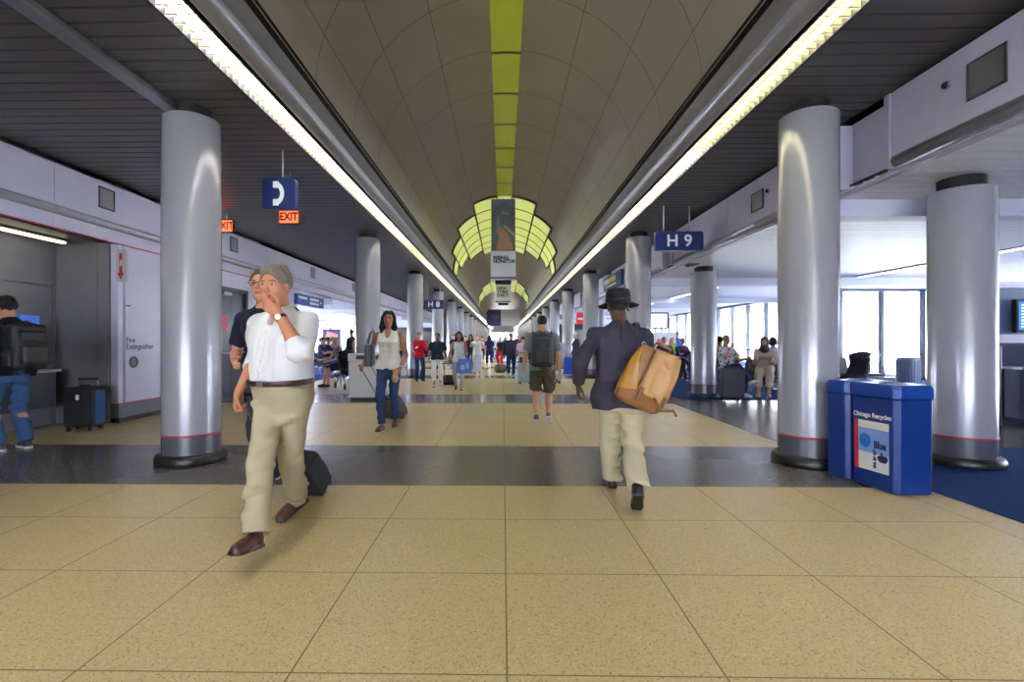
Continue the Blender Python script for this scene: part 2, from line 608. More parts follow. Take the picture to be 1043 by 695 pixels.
for k, x in enumerate((4.79, 4.58, 4.6, 4.6)):
    c = c0 if first else dup(c0); first = False
    c.location = (x, 5.3 + COLP*k, 0); c.rotation_euler = (0,0,R(115))
    c['label'] = ['short grey column on the blue carpet just right of the recycling bins',
                  'short grey column beside the seated travellers and dark suitcase at gate nine',
                  'short grey column deeper in the right gate area, third from the camera',
                  'short grey column deepest in the right gate area'][k]
    c['group'] = 'columns of the gate seating area'

# ------------------------------------------------------------------ bulkheads
# right
mb = MB(); mb.box(3.90, 3.98, Y0, YE, ZG-0.02, ZC-0.06)
struct(mb, 'wall_right_bulkhead', M_bulk)
mb = MB()
for k in range(-3, 15):
    a = 5.3 + COLP*k + 0.42; b = a + COLP - 0.84
    a = max(a, Y0); b = min(b, YE)
    m = (a+b)/2
    for (p, q) in ((a, m-0.004), (m+0.004, b)):
        mb.box(3.75, 3.899, p, q, ZG+0.06, ZC-0.075)
struct(mb, 'wall_right_fascia', M_bulk)
for k in range(-1, 13):
    a = 5.3 + COLP*k + 0.42; b = a + COLP - 0.84
    mb = MB(); mb.tube([(3.80, a, ZG+0.05), (3.80, b, ZG+0.05)], 0.065, n=16)
    struct(mb, 'trim_6', M_trimm)
    mb = MB(); mb.box(3.74, 3.90, a-0.09, a-0.02, ZG+0.0, ZC-0.07); mb.box(3.74, 3.90, b+0.02, b+0.09, ZG, ZC-0.07)
    struct(mb, 'trim_7', M_bulk)
# left
mb = MB()
y = Y0
while y < YE:
    mb.box(-6.12, -5.98, y+0.004, min(y+COLP/2, YE)-0.004, 3.06, ZC-0.09)
    mb.box(-6.12, -5.99, y+0.002, min(y+COLP/2, YE)-0.002, 2.80, 3.02)
    y += COLP/2
mb.box(-6.14, -6.02, Y0, YE, 2.80, ZC-0.09)
struct(mb, 'wall_left_bulkhead', M_bulk)
mb = MB(); mb.tube([(-5.97, Y0, 3.04), (-5.97, YE, 3.04)], 0.06, n=16)
struct(mb, 'trim_8', M_trimm)

def grille(p, axis, label, w=0.30, h=0.32, louv=True):
    t = thing('air_grille', label, 'vent', p)
    d = 1 if axis > 0 else -1
    mb = MB()
    fr = 0.018
    for (a0,a1,b0,b1) in ((-w/2,w/2,-h/2,-h/2+fr),(-w/2,w/2,h/2-fr,h/2),(-w/2,-w/2+fr,-h/2,h/2),(w/2-fr,w/2,-h/2,h/2)):
        x0, x1 = sorted((0, d*0.014))
        mb.box(x0, x1, a0, a1, b0, b1)
    mb.build('frame', M_dtrim, t)
    mb = MB()
    z = -h/2+fr
    while z < h/2-fr:
        x0, x1 = sorted((0, d*0.008))
        mb.box(x0, x1, -w/2+fr, w/2-fr, z, z+0.012)
        z += 0.017
    mb.build('louver', M_grille, t)
    return t
for y, lab in ((7.44, 'square air grille high on the left bulkhead before the first column'),
               (11.0, 'square air grille high on the left bulkhead just past the first column'),
               (15.6, 'air grille on the left bulkhead behind the man in the white shirt'),
               (19.9, 'air grille on the left bulkhead beside the second left column')):
    grille((-5.978, y, 3.42), 1, lab)
grille((3.748, 3.93, 3.36), -1, 'dark square air grille on the right bulkhead nearest the camera', 0.32, 0.30)
grille((3.748, 7.42, 3.34), -1, 'square air grille on the right bulkhead above the gate nine sign', 0.34, 0.28)
for (y, z, lab) in ((4.28, 3.44, 'small round ceiling sensor dome beside the near right air grille'),
                    (7.12, 3.40, 'small round sensor dome left of the second right air grille')):
    t = thing('sensor', lab, 'sensor', (3.748, y, z))
    Mx = Matrix.Rotation(R(-90), 4, 'Y')
    MB().lathe([(0.0,0.0),(0.035,0.0),(0.035,0.012),(0.028,0.016)], n=20, M=Mx).build('mount', M_alu, t)
    MB().lathe([(0.028,0.016),(0.024,0.03),(0.012,0.04),(0.0,0.042)], n=20, M=Mx).build('lens', M_black, t)

# ------------------------------------------------------------------ left wall, door, alcove
def wl(y0, y1, z0, z1, mb, x0=-6.12, x1=-6.0): mb.box(x0, x1, y0, y1, z0, z1)
mb = MB()
for (a, b) in ((7.7, 7.80), (7.81, 8.62), (8.63, 10.38), (11.62, 13.0), (13.01, 14.5)):
    wl(a, b, 0.30, 2.79, mb)
wl(10.38, 11.62, 2.45, 2.79, mb)
struct(mb, 'wall_left', M_wallp)
mb = MB()
for (a, b) in ((7.7, 10.38), (11.62, 14.5)):
    wl(a, b, 0.0, 0.075, mb, x1=-5.985)
struct(mb, 'baseboard_left', M_rubber)
mb = MB()
for (a, b) in ((7.7, 10.38), (11.62, 14.5)):
    wl(a, b, 0.075, 0.285, mb, x1=-5.998)
struct(mb, 'trim_9', M_kick)
mb = MB()
for (a, b) in ((7.7, 10.38), (11.62, 14.5)):
    wl(a, b, 0.284, 0.302, mb, x1=-5.994)
mb.box(-6.0, -5.985, Y0, 14.5, 2.785, 2.803)
struct(mb, 'trim_10', M_red)
# wall end
mb = MB(); mb.box(-15, -6.12, 14.4, 14.5, 0, 2.8); struct(mb, 'wall_left_end', M_wallp)
# alcove
mb = MB()
y = -2.0
while y < 7.7:
    mb.box(-7.0, -6.95, y+0.004, min(y+1.2, 7.7)-0.004, 0.0, 2.12)
    mb.box(-7.0, -6.94, y+0.004, min(y+1.2, 7.7)-0.004, 2.13, 2.80)
    y += 1.2
struct(mb, 'wall_alcove_back', M_alc)
mb = MB(); mb.box(-6.95, -6.30, 7.66, 7.74, 0, 2.80); mb.box(-6.29, -6.12, 7.66, 7.74, 0, 2.80)
struct(mb, 'wall_alcove_side', M_alc)
mb = MB(); mb.box(-7.0, -6.1, -2.06, 7.74, 2.80, 2.84); struct(mb, 'ceiling_alcove', M_alc)
mb = MB(); mb.box(-6.95, -6.0, -2.06, -2.0, 0, 2.8); struct(mb, 'wall_alcove_near', M_alc)
t = thing('ceiling_light', 'slim fluorescent tube light in the ceiling of the left telephone alcove', 'light', (-6.55, 5.3, 2.76))
MB().rbox(-0.05,0.05,-2.1,2.1,0.0,0.04,0.01,axis='y').build('housing', M_dtrim, t)
MB().rbox(-0.035,0.035,-2.05,2.05,-0.03,0.0,0.012,axis='y').build('tube', emis('alcove_tube', (1.0,0.93,0.62,1), 2.6), t)

# door in the left wall
d = MB()
d.box(-6.08, -6.04, 10.45, 11.0-0.004, 0.02, 2.36); d.box(-6.08, -6.04, 11.0+0.004, 11.55, 0.02, 2.36)
dr = struct(d, 'door_1', M_navy)
mb = MB()
for (a, b, z0, z1) in ((10.38,10.45,0,2.45),(11.55,11.62,0,2.45),(10.45,11.55,2.37,2.45)):
    mb.box(-6.14, -5.97, a, b, z0, z1)
mb.build('door_frame', mat('door_frame_dark', rgb(40,46,62), 0.4), dr)
mb = MB(); mb.tube([(-5.99,10.5,1.02),(-5.99,10.98,1.02)], 0.018); mb.tube([(-5.99,11.02,1.02),(-5.99,11.5,1.02)], 0.018)
for y in (10.52,10.96,11.04,11.48): mb.box(-6.04,-5.985,y-0.012,y+0.012,1.0,1.04)
mb.build('push_bar', M_alu, dr)
mb = MB(); mb.box(-6.04,-6.036,10.62,10.84,1.5,1.85); mb.build('door_notice', mat('notice_red', rgb(190,30,50), 0.5), dr)
mb = MB(); mb.box(-6.06,-5.96,10.6,10.9,2.28,2.35); mb.build('door_closer', M_alu, dr)

# fire extinguisher cabinet door in the wall panel
t = thing('extinguisher_cabinet', 'flush white fire extinguisher cabinet door with round peephole, left of the first column', 'cabinet', (-5.995, 8.21, 0.31))
MB().box(0, 0.012, -0.385, 0.385, 0.0, 2.40).build('door_panel', M_wallp, t)
Mx = Matrix.Translation((0.012, -0.21, 0.63)) @ Matrix.Rotation(R(90), 4, 'Y')
MB().lathe([(0.072,0.0),(0.072,0.012),(0.088,0.012),(0.094,0.0)], n=32, M=Mx).build('peephole_rim', M_dtrim, t)
MB().lathe([(0.0,0.001),(0.073,0.001)], n=32, M=Mx).build('peephole_glass', mat('peephole', rgb(120,122,128), 0.1), t)
Mt = facing((0.0135, -0.37, 0.93), (1,0,0))
text_mesh('Fire\nExtinguisher', 0.125, 'lettering', mat('letter_dark', rgb(52,54,66), 0.5), t, Mt, align='LEFT', bold=0.002, line=0.85)
MB().box(0.012, 0.02, -0.37, -0.29, 1.52, 1.545).build('latch', M_red, t)
t = thing('arrow_sign', 'small grey box sign with a red arrow pointing down at the extinguisher cabinet', 'sign', (-5.93, 7.70, 2.20))
MB().rbox(-0.065,0.085,-0.045,0.0,0.0,0.50,0.012,axis='y').build('sign_box', mat('arrow_box', rgb(172,166,176), 0.4), t)
mb = MB()
mb.add([(-0.02,-0.047,0.44),(0.03,-0.047,0.44),(0.03,-0.047,0.14),(0.06,-0.047,0.14),(0.005,-0.047,0.03),(-0.05,-0.047,0.14),(-0.02,-0.047,0.14)], [tuple(range(7))])
mb.build('arrow', M_red, t)
Mt = facing((0.005,-0.048,0.29), (0,-1,0)) @ Matrix.Rotation(R(-90),4,'Z')
text_mesh('FIRE', 0.055, 'lettering', M_white, t, Mt, extrude=0.0004)

# telephone alcove fittings
t = thing('telephone_shelf', 'long grey shelf counter under the pay telephones in the left alcove', 'shelf', (-6.95, 5.2, 0))
MB().rbox(0,0.32,-1.9,2.2,0.82,0.86,0.012,axis='y').build('shelf_top', mat('shelf_top', rgb(150,150,150), 0.35), t)
MB().box(0,0.27,-1.85,2.15,0.30,0.82).build('apron', mat('shelf_apron', rgb(52,54,60), 0.5), t)
for i, (y, lab) in enumerate(((7.05, 'blue topped pay telephone nearest the suitcase end of the left alcove'),
                              (6.3, 'pay telephone partly hidden by the man with the backpack'))):
    t = thing('pay_telephone', lab, 'telephone', (-6.93, y, 0.865))
    MB().rbox(0,0.14,-0.14,0.14,0.0,0.56,0.015,axis='z').build('body', mat('phone_metal', rgb(66,68,74), 0.35, metal=0.4), t)
    MB().rbox(0,0.16,-0.15,0.15,0.565,0.78,0.015,axis='z').build('header', mat('phone_blue', rgb(32,70,140), 0.4, emit=rgb(40,90,180), estr=0.35), t)
    mb = MB(); mb.tube([(0.17,-0.09,0.46),(0.20,-0.09,0.44),(0.20,-0.09,0.24),(0.17,-0.09,0.22)], [0.028,0.018,0.018,0.028]); mb.build('handset', M_rubber, t)
    MB().box(0.14,0.146,-0.02,0.10,0.18,0.36).build('keypad', M_alu, t)

# ------------------------------------------------------------------ hanging signs
def hang_sign(label, p, w, h, d, txt=None, rods=(), ztop=ZC, tsize=0.26):
    t = thing('hanging_sign', label, 'sign', p)
    MB().rbox(-w/2,w/2,-d/2,d/2,-h/2,h/2,min(0.05,h*0.12),axis='y').build('sign_box', M_blue, t)
    for x in rods:
        MB().tube([(x,0,h/2-0.01),(x,0,ztop-p[2])], 0.011, n=8).build('rod', M_rod, t)
    if txt:
        text_mesh(txt, tsize, 'lettering', M_white, t, facing((0,-d/2-0.001,-0.005), (0,-1,0)), bold=0.006, sp=1.05)
    return t
hang_sign('blue hanging sign reading H 9 above the right gate entrance', (3.21, 9.2, 3.105), 0.87, 0.35, 0.10, 'H 9', (-0.27,0.2), tsize=0.30)
hang_sign('distant blue hanging sign reading H 8 on the left of the aisle', (-3.05, 22.0, 2.89), 0.87, 0.40, 0.10, 'H 8', (-0.27,0.27), tsize=0.34)
t = hang_sign('square blue hanging sign with a white telephone handset symbol', (-2.87, 6.4, 3.17), 0.42, 0.40, 0.10, None, (0.03,))
# handset symbol: an arc with two blocks
mb = MB()
arc = []
for k in range(17):
    a = R(-70 + 140*k/16)
    arc.append((a, 0.135))
pts_o = [(-0.045 + 0.115*cos(a), 0.142*sin(a)/sin(R(70))*1.0) for a, _ in arc]
pts_i = [(-0.045 + 0.062*cos(a), 0.085*sin(a)) for a, _ in arc]
vs = [(x, -0.052, z) for x, z in pts_o] + [(x, -0.052, z) for x, z in pts_i]
n = len(arc)
mb.add(vs, [(i, i+1, n+i+1, n+i) for i in range(n-1)])
for sgn in (-1, 1):
    z0, z1 = sorted((sgn*0.072, sgn*0.155))
    mb.box(-0.075, 0.0, -0.0535, -0.0505, z0, z1)
mb.build('handset_symbol', M_white, t)

M_exf = emis('exit_face', (1.0,0.13,0.05,1), 1.3)
M_exl = mat('exit_red', rgb(150,8,10), 0.5)
def exit_sign(label, p, w, h, d, rod, rz=0.0):
    t = thing('exit_sign', label, 'sign', p, rz)
    MB().rbox(-w/2,w/2,-d/2,d/2,-h/2,h/2,0.012,axis='y').build('housing', mat('exit_housing', rgb(60,22,20), 0.5), t)
    MB().box(-w/2+0.012,w/2-0.012,-d/2-0.004,-d/2-0.001,-h/2+0.012,h/2-0.012).build('face', M_exf, t)
    text_mesh('EXIT', h*0.80, 'lettering', M_exl, t, facing((0,-d/2-0.006,0.0), (0,-1,0)), bold=0.006, sx=0.82)
    MB().tube([(0,0,h/2-0.005),(0,0,ZC-p[2])], 0.012, n=8).build('rod', M_rod, t)
    return t
exit_sign('red lit EXIT sign hanging just below the telephone sign', (-3.13, 7.3, 3.095), 0.30, 0.20, 0.09, True)
exit_sign('red lit EXIT sign half hidden behind the first left column', (-5.36, 9.6, 3.50), 0.30, 0.24, 0.09, True)

# blue direction signs with faint writing
def strokes(t, y0, y1, rows, x, m, seed, d):
    r = random.Random(seed)
    mb = MB()
    for (z0, z1) in rows:
        y = y0
        while y < y1:
            w = r.uniform(0.03, 0.09)
            xx0, xx1 = sorted((x, x+d*0.003))
            mb.box(xx0, xx1, y, min(y+w, y1), z0, z1)
            y += w + r.uniform(0.015, 0.04)
    return mb.build('lettering', m, t)
t = thing('direction_sign', 'long blue direction sign hung under the left bulkhead behind the white shirted man', 'sign', (-5.95, 15.3, 2.50))
MB().rbox(-0.05,0.05,-1.05,1.05,-0.16,0.16,0.02,axis='x').build('sign_box', mat('sign_bright_blue', rgb(36,74,158), 0.4), t)
strokes(t, -0.95, -0.35, [(0.02,0.09)], 0.051, M_white, 1, 1)
strokes(t, -0.10, 0.60, [(0.02,0.10),(-0.10,-0.03)], 0.051, M_white, 2, 1)
MB().add([(0.0525,0.72,-0.03),(0.0525,0.72,0.03),(0.0525,0.92,0.0)], [(0,1,2)]).build('arrow', M_white, t)
for y in (-0.8, 0.8): MB().tube([(0,y,0.15),(0,y,0.31)], 0.012, n=8).build('bracket', M_rod, t)
t = thing('direction_sign', 'dark blue sign with white and yellow writing on the right bulkhead above the hat', 'sign', (3.70, 16.9, 3.30))
MB().rbox(-0.05,0.05,-1.35,1.35,-0.24,0.22,0.02,axis='x').build('sign_box', M_blue, t)
strokes(t, 0.35, 1.2, [(-0.03,0.14)], -0.054, M_white, 3, 1)
strokes(t, -0.6, 0.25, [(-0.03,0.14)], -0.054, mat('sign_yellow', rgb(216,200,40), 0.5), 4, 1)
strokes(t, -0.7, 1.1, [(-0.17,-0.10)], -0.054, M_white, 5, 1)
t = thing('shop_sign', 'red lit sign panel far down on the right behind the columns', 'sign', (4.25, 26.5, 2.45))
MB().rbox(-0.36,0.36,-0.04,0.04,-0.28,0.35,0.02,axis='y').build('panel', mat('shop_red', rgb(200,30,36), 0.4, emit=rgb(200,30,36), estr=0.1), t)
MB().box(-0.3,0.3,-0.045,-0.041,-0.05,0.06).build('strip', M_white, t)
MB().tube([(0,0,0.34),(0,0,0.52)], 0.012).build('rod', M_rod, t)

# ------------------------------------------------------------------ banners below the crown
def banner(label, Y, lines, photo, tsz):
    t = thing('hanging_banner', label, 'banner', (XC-0.04, Y, 3.10))
    w = 0.36
    zb = 0.0
    MB().rbox(-w-0.01,w+0.01,-0.20,0.20,zb,zb+0.86,0.01,axis='z').build('text_box', mat('banner_white', rgb(206,204,204), 0.45), t)
    MB().box(-w-0.012,w+0.012,-0.202,0.202,zb+0.03,zb+0.09).build('base_stripe', mat('banner_purple', rgb(96,82,128), 0.5), t)
    MB().box(-0.24,0.24,-0.12,0.12,zb-0.10,zb-0.001).build('base_tray', M_black, t)
    text_mesh(lines, tsz, 'lettering', mat('letter_black', rgb(16,16,20), 0.5), t, facing((-w+0.06,-0.203,zb+(0.60 if tsz < 0.15 else 0.52)), (0,-1,0)), align='LEFT', bold=0.008, line=0.82)
    p = MB().box(-w,w,-0.05,0.05,zb+0.86,zb+2.44).build('picture', mat('picture_night', rgb(20,22,34), 0.3), t)
    # a plain night picture: pale hill shapes, sky and a warm figure-like patch
    mb = MB(); mb.add([(-w,-0.053,zb+2.43),(w,-0.053,zb+2.43),(w,-0.053,zb+2.15),(0.1,-0.053,zb+2.32),(-0.1,-0.053,zb+2.30),(-w,-0.053,zb+2.12)], [tuple(range(5,-1,-1))])
    mb.build('picture_sky', mat('picture_sky', rgb(70,74,100), 0.4), p)
    mb = MB()
    def tri(pts, mi): mb.add([(x,-0.054-0.0005*mi,zb+z) for x, z in pts], [tuple(range(len(pts)))], mi)
    tri([(-0.20,0.92),(0.30,0.92),(0.26,1.10),(0.14,1.36),(0.02,1.54),(-0.14,1.64),(-0.20,1.50),(-0.12,1.30)], 0)
    tri([(0.0,1.62),(0.34,1.30),(0.34,1.40),(0.05,1.68)], 1)
    tri([(-0.20,1.60),(-0.10,1.60),(-0.14,1.98),(-0.18,1.98)], 2)
    tri([(-0.05,2.02),(0.18,1.96),(0.14,2.02),(-0.02,2.07)], 1)
    mb.build('picture_shapes', [mat('pic_tan', rgb(150,112,66), 0.5), mat('pic_gold', rgb(150,140,96), 0.5), mat('pic_grey', rgb(110,110,116), 0.5)], p)
    if photo < 0: pass
    MB().tube([(0,0,zb+2.43),(0,0,zb+2.50)], 0.015, n=8).build('hanger', M_rod, t)
    return t
banner('tall hanging banner reading BEIJING, NONSTOP. in front of the green arch', 15.05, 'BEIJING,\nNONSTOP.', 1, 0.135)
banner('second hanging banner behind the first, reading NEW YORK DAILY.', 24.0, 'NEW\nYORK\nDAILY.', 1, 0.20)
t = thing('hanging_banner', 'wide far banner across the vault, dark blue left half and pale right half', 'banner', (XC, 55, 2.95))
MB().rbox(-1.85,-0.28,-0.04,0.04,0.0,1.80,0.02,axis='y').build('blue_panel', mat('panel_blue', rgb(44,46,110), 0.4), t)
MB().rbox(-0.26,1.80,-0.04,0.04,0.0,1.80,0.02,axis='y').build('pale_panel', mat('panel_pale', rgb(240,240,244), 0.4), t)
mb = MB()
for i in range(9):
    a = R(10 + 14*i); c0_, s0_ = cos(a), sin(a)
    mb.add([(-1.1+0.06*c0_,-0.045,0.7+0.06*s0_),(-1.1+0.60*c0_+0.02*s0_,-0.045,0.7+0.60*s0_-0.02*c0_),(-1.1+0.60*c0_-0.02*s0_,-0.045,0.7+0.60*s0_+0.02*c0_)], [(0,1,2)])
mb.build('burst_pattern', mat('panel_lines', rgb(130,132,190), 0.4), t)
for x in (-1.4, 1.4): MB().tube([(x,0,1.78),(x,0,2.4)], 0.02, n=8).build('hanger', M_rod, t)

# ------------------------------------------------------------------ windows and gate walls
def window_wall(name, p0, p1, z0, z1, n, rails=(), mw=0.07):
    """glazed wall from p0 to p1 with n bays"""
    p0 = Vector((*p0,0)); p1 = Vector((*p1,0))
    L = (p1-p0).length
    a = math.atan2(p1.y-p0.y, p1.x-p0.x)
    g = MB().box(0, L, -0.006, 0.006, z0, z1).build(name, M_glass, loc=p0)
    g.rotation_euler = (0,0,a); g['kind'] = 'structure'
    mb = MB()
    for i in range(n+1):
        x = L*i/n
        mb.box(x-mw/2, x+mw/2, -0.08, 0.08, z0, z1)
    mb.box(0, L, -0.075, 0.075, z1-0.08, z1); mb.box(0, L, -0.075, 0.075, z0, z0+0.10)
    for z in rails: mb.box(0, L, -0.06, 0.06, z-0.03, z+0.03)
    mb.build('window_frame', M_mull, g)
    return g
window_wall('window_1', (11.0, 44.0), (11.0, 16.5), 0.0, 2.97, 18, (0.9,))
window_wall('window_2', (11.0, 16.5), (15.0, 16.5), 0.0, 2.97, 3, (0.85,))
window_wall('window_3', (-13.0, 15.0), (-13.0, 45.0), 0.0, 2.80, 12, (0.9,), 0.10)
mb = MB(); mb.box(14.9, 15.0, 13.0, 16.5, 0, ZG); mb.box(14.9, 15.0, Y0, 5.0, 0, ZG); struct(mb, 'wall_right', M_gwall)
window_wall('window_fill_right', (14.95, 13.0), (14.95, 5.0), 0.0, 2.95, 5, (0.9,))  # unseen window, added to flood the hall with daylight from the right
mb = MB(); mb.box(11.0, 11.1, 44, YE, 0, ZG); struct(mb, 'wall_right_far', M_gwall)
mb = MB(); mb.box(-13.1, -13.0, 45, YE, 0, 2.8); struct(mb, 'wall_left_far', M_gwall)
mb = MB(); mb.box(-15, 15, Y0-0.1, Y0, 3.7, 6); mb.box(-15, -6.0, Y0-0.1, Y0, 0, 3.7); mb.box(3.9, 15, Y0-0.1, Y0, 0, 3.7); struct(mb, 'wall_back', M_gwall)
window_wall('window_fill_back', (-6.0, Y0-0.05), (3.9, Y0-0.05), 0.0, 3.7, 8, (0.9, 2.6))  # unseen glazing behind the camera, added as front fill light
window_wall('window_fill_left', (-6.06, -2.0), (-6.06, Y0), 0.0, 2.79, 8, (0.9,))  # unseen left window behind the camera, added for more fill light
mb = MB()
mb.box(-7.2, -7.1, -2.06, 14.5, 0, 6); mb.box(-15, -7.1, 14.42, 14.5, 2.8, 6); mb.box(-7.1, -6.02, -2.06, -2.0, 2.8, 6)
mb.box(-6.15, -6.05, Y0, -2.0, 3.60, 6)
mb.box(-15.05, -15, 14.5, YE, 2.8, 6); mb.box(15, 15.05, Y0, YE, 2.95, 6)
struct(mb, 'wall_leak_stop', M_gwall)  # unseen walls added to stop sun and sky leaking in above the ceilings
# end wall with arched window
mb = MB()
for (x0, x1, z0, z1) in ((-15,-2.7,0,6),(2.9,15,0,6),(-2.7,2.9,3.0,6)):
    mb.box(x0, x1, YE, YE+0.1, z0, z1)
struct(mb, 'wall_end', M_gwall)
window_wall('window_4', (-2.7, YE), (2.9, YE), 0.0, 3.0, 6, (2.2,), 0.14)

# monitor wall and counter at the right edge
mb = MB()
mb.box(8.72, 14.9, 9.2, 9.3, 0.0, 2.34)
w = struct(mb, 'wall_right_partition', mat('partition_blue', rgb(70,84,122), 0.45))
mb = MB(); mb.box(8.70, 8.84, 9.14, 9.32, 0, 2.36); mb.box(8.84, 14.9, 9.14, 9.2, 2.24, 2.36); mb.box(8.84,14.9,9.16,9.2,1.20,1.40)
mb.build('edge_trim', M_bulk, w)
t = thing('monitor', 'wall monitor with blue screen above the counter at the right edge', 'monitor', (9.50, 9.13, 1.43))
MB().rbox(-0.36,0.36,-0.09,0.0,0.0,0.60,0.02,axis='y').build('case', M_black, t)
MB().box(-0.32,0.32,-0.094,-0.09,0.05,0.55).build('screen', mat('screen_blue', rgb(40,90,170), 0.2, emit=rgb(50,110,200), estr=0.7), t)
mb = MB()
r_ = random.Random(4)
for i in range(8):
    mb.box(-0.28, -0.28+r_.uniform(0.2,0.5), -0.0955, -0.094, 0.48-0.055*i, 0.505-0.055*i)
mb.build('text_rows', mat('screen_text', rgb(190,210,235), 0.3, emit=rgb(190,210,235), estr=0.5), t)
t = thing('gate_counter', 'grey gate counter with stainless posts at the right edge', 'counter', (8.4, 7.6, 0))
MB().rbox(-1.0,2.6,0.2,0.75,1.20,1.25,0.015,axis='z').build('top', mat('counter_top', rgb(60,68,92), 0.3), t)
MB().box(-0.75,2.5,0.25,0.70,0.0,1.20).build('body', mat('counter_body', rgb(34,42,66), 0.35), t)
MB().rbox(-0.8,2.6,-0.15,0.2,0.86,0.89,0.01,axis='z').build('ledge', M_alu, t)
MB().box(-0.70,2.5,-0.10,0.2,0.12,0.86).build('front_panel', mat('counter_steel', rgb(70,74,88), 0.3, metal=0.6), t)
for x in (-0.88, 0.9): MB().tube([(x,0.1,0),(x,0.1,1.2)], 0.035, n=14).build('post', M_alu, t)

# recessed emergency light and long lights in the gate ceilings
t = thing('ceiling_fixture', 'small angled emergency light fixture under the right gate ceiling', 'light', (3.84+0.30, 11.6, ZG))
t.location = (4.13, 11.0, ZG); t.scale = (0.55,0.55,0.7)
MB().add([(-0.28,-0.18,0),(0.28,-0.18,0),(0.28,0.18,0),(-0.28,0.18,0),(-0.15,-0.1,-0.10),(0.22,-0.1,-0.05),(0.22,0.1,-0.05),(-0.15,0.1,-0.10)],
         [(0,1,2,3),(4,7,6,5),(0,4,5,1),(1,5,6,2),(2,6,7,3),(3,7,4,0)]).build('shade', M_dtrim, t)
MB().box(-0.10,0.16,-0.07,0.07,-0.115,-0.102).build('lamp', M_white, t)
for (x, y0, y1, lab) in ((6.6, 15.5, 26.0, 'slim white light line in the ceiling of the right gate area beyond the beam'),
                         (9.3, 6.6, 13.2, 'slim white light line in the ceiling above the gate counter'),
                         (-9.0, 16.0, 40.0, 'slim white light line in the ceiling of the left gate area')):
    zc = ZG if x > 0 else 2.80
    t = thing('ceiling_light', lab, 'light', (x, (y0+y1)/2, zc))
    L = (y1-y0)/2
    MB().box(-0.09,0.09,-L,L,-0.03,-0.001).build('housing', M_alu, t)
    MB().box(-0.06,0.06,-L+0.02,L-0.02,-0.036,-0.030).build('tube_panel', emis('gate_tube', (0.95,0.98,1.0,1), 5.0), t)

# ------------------------------------------------------------------ outdoors
mb = MB(); mb.box(-160, 160, -60, 260, -0.6, -0.5)
struct(mb, 'ground_outside', mat('apron_concrete', rgb(200,200,198), 0.8, var=0.06, vscale=0.3))
def block(label, loc, w, d, h, rows, cols, side):
    t = thing('terminal_building', label, 'building', loc)
    MB().box(-w/2,w/2,-d/2,d/2,0,h).build('wall', mat('block_pale', rgb(214,210,200), 0.7), t)
    MB().box(-w/2-0.3,w/2+0.3,-d/2-0.3,d/2+0.3,h,h+0.5).build('roof_edge', mat('block_edge', rgb(170,172,176), 0.7), t)
    for i in range(rows):
        for j in range(cols):
            z = 1.0 + (h-1.5)*i/rows
            if side == 'x':
                y = -d/2 + d*(j+0.5)/cols
                MB().box(-w/2-0.06,-w/2-0.01,y-d/cols*0.3,y+d/cols*0.3,z,z+(h-1.5)/rows*0.6).build('window', mat('block_window', rgb(120,140,160), 0.2), t)
            else:
                x = -w/2 + w*(j+0.5)/cols
                MB().box(x-w/cols*0.3,x+w/cols*0.3,-d/2-0.06,-d/2-0.01,z,z+(h-1.5)/rows*0.6).build('window', mat('block_window', rgb(120,140,160), 0.2), t)
    return t
block('pale terminal block seen through the right gate windows', (48, 70, -0.5), 20, 70, 9, 2, 10, 'x')

# ------------------------------------------------------------------ daylight
w = bpy.data.worlds.new('World'); SC.world = w
w.use_nodes = True
bg = w.node_tree.nodes['Background']
bg.inputs[0].default_value = (0.86, 0.88, 1.0, 1)
bg.inputs[1].default_value = 13.0
sun_d = bpy.data.lights.new('sun', 'SUN'); sun_d.energy = 60.0; sun_d.angle = R(0.6); sun_d.color = (1.0, 0.96, 0.90)
sun = bpy.data.objects.new('sun', sun_d); COL.objects.link(sun)
sun.rotation_euler = (R(8), R(-24), 0)
SC.view_settings.view_transform = 'Standard'
SC.view_settings.look = 'None'
SC.view_settings.exposure = 1.12
SC.view_settings.gamma = 1.0
SC.view_settings.use_curve_mapping = False
SC.cycles.use_denoising = True
SC.cycles.max_bounces = 8
SC.cycles.diffuse_bounces = 4
SC.cycles.glossy_bounces = 4
SC.cycles.transparent_max_bounces = 12
SC.cycles.caustics_reflective = False
SC.cycles.caustics_refractive = False
SC.cycles.sample_clamp_indirect = 6.0
# ------------------------------------------------------------------ signed-distance modelling of figures
f32 = np.float32
def V(*a): return np.array(a, float)
def nrm(v): return v/ (np.linalg.norm(v)+1e-12)

def p_cone(a, b, ra, rb, flat=0):
    """rounded tapering limb; flat=1 cuts the b end square"""
    a = np.asarray(a, float); b = np.asarray(b, float)
    ba = b-a; L2 = float(ba@ba)+1e-9; L = math.sqrt(L2); u = ba/L
    def f(P):
        pa = P-a.astype(f32)
        t = np.clip(pa@(ba/L2).astype(f32), 0, 1)
        d = np.linalg.norm(pa - t[:,None]*ba.astype(f32), axis=1) - (ra+(rb-ra)*t)
        if flat: d = np.maximum(d, pa@u.astype(f32) - f32(L))
        return d
    return f
def p_ell(c, r, Rm=None):
    c = np.asarray(c, float).astype(f32); r = np.asarray(r, float).astype(f32)
    Rm = None if Rm is None else np.asarray(Rm).astype(f32)
    def f(P):
        q = P-c
        if Rm is not None: q = q@Rm
        k0 = np.linalg.norm(q/r, axis=1); k1 = np.linalg.norm(q/(r*r), axis=1)+1e-9
        return k0*(k0-1)/k1
    return f
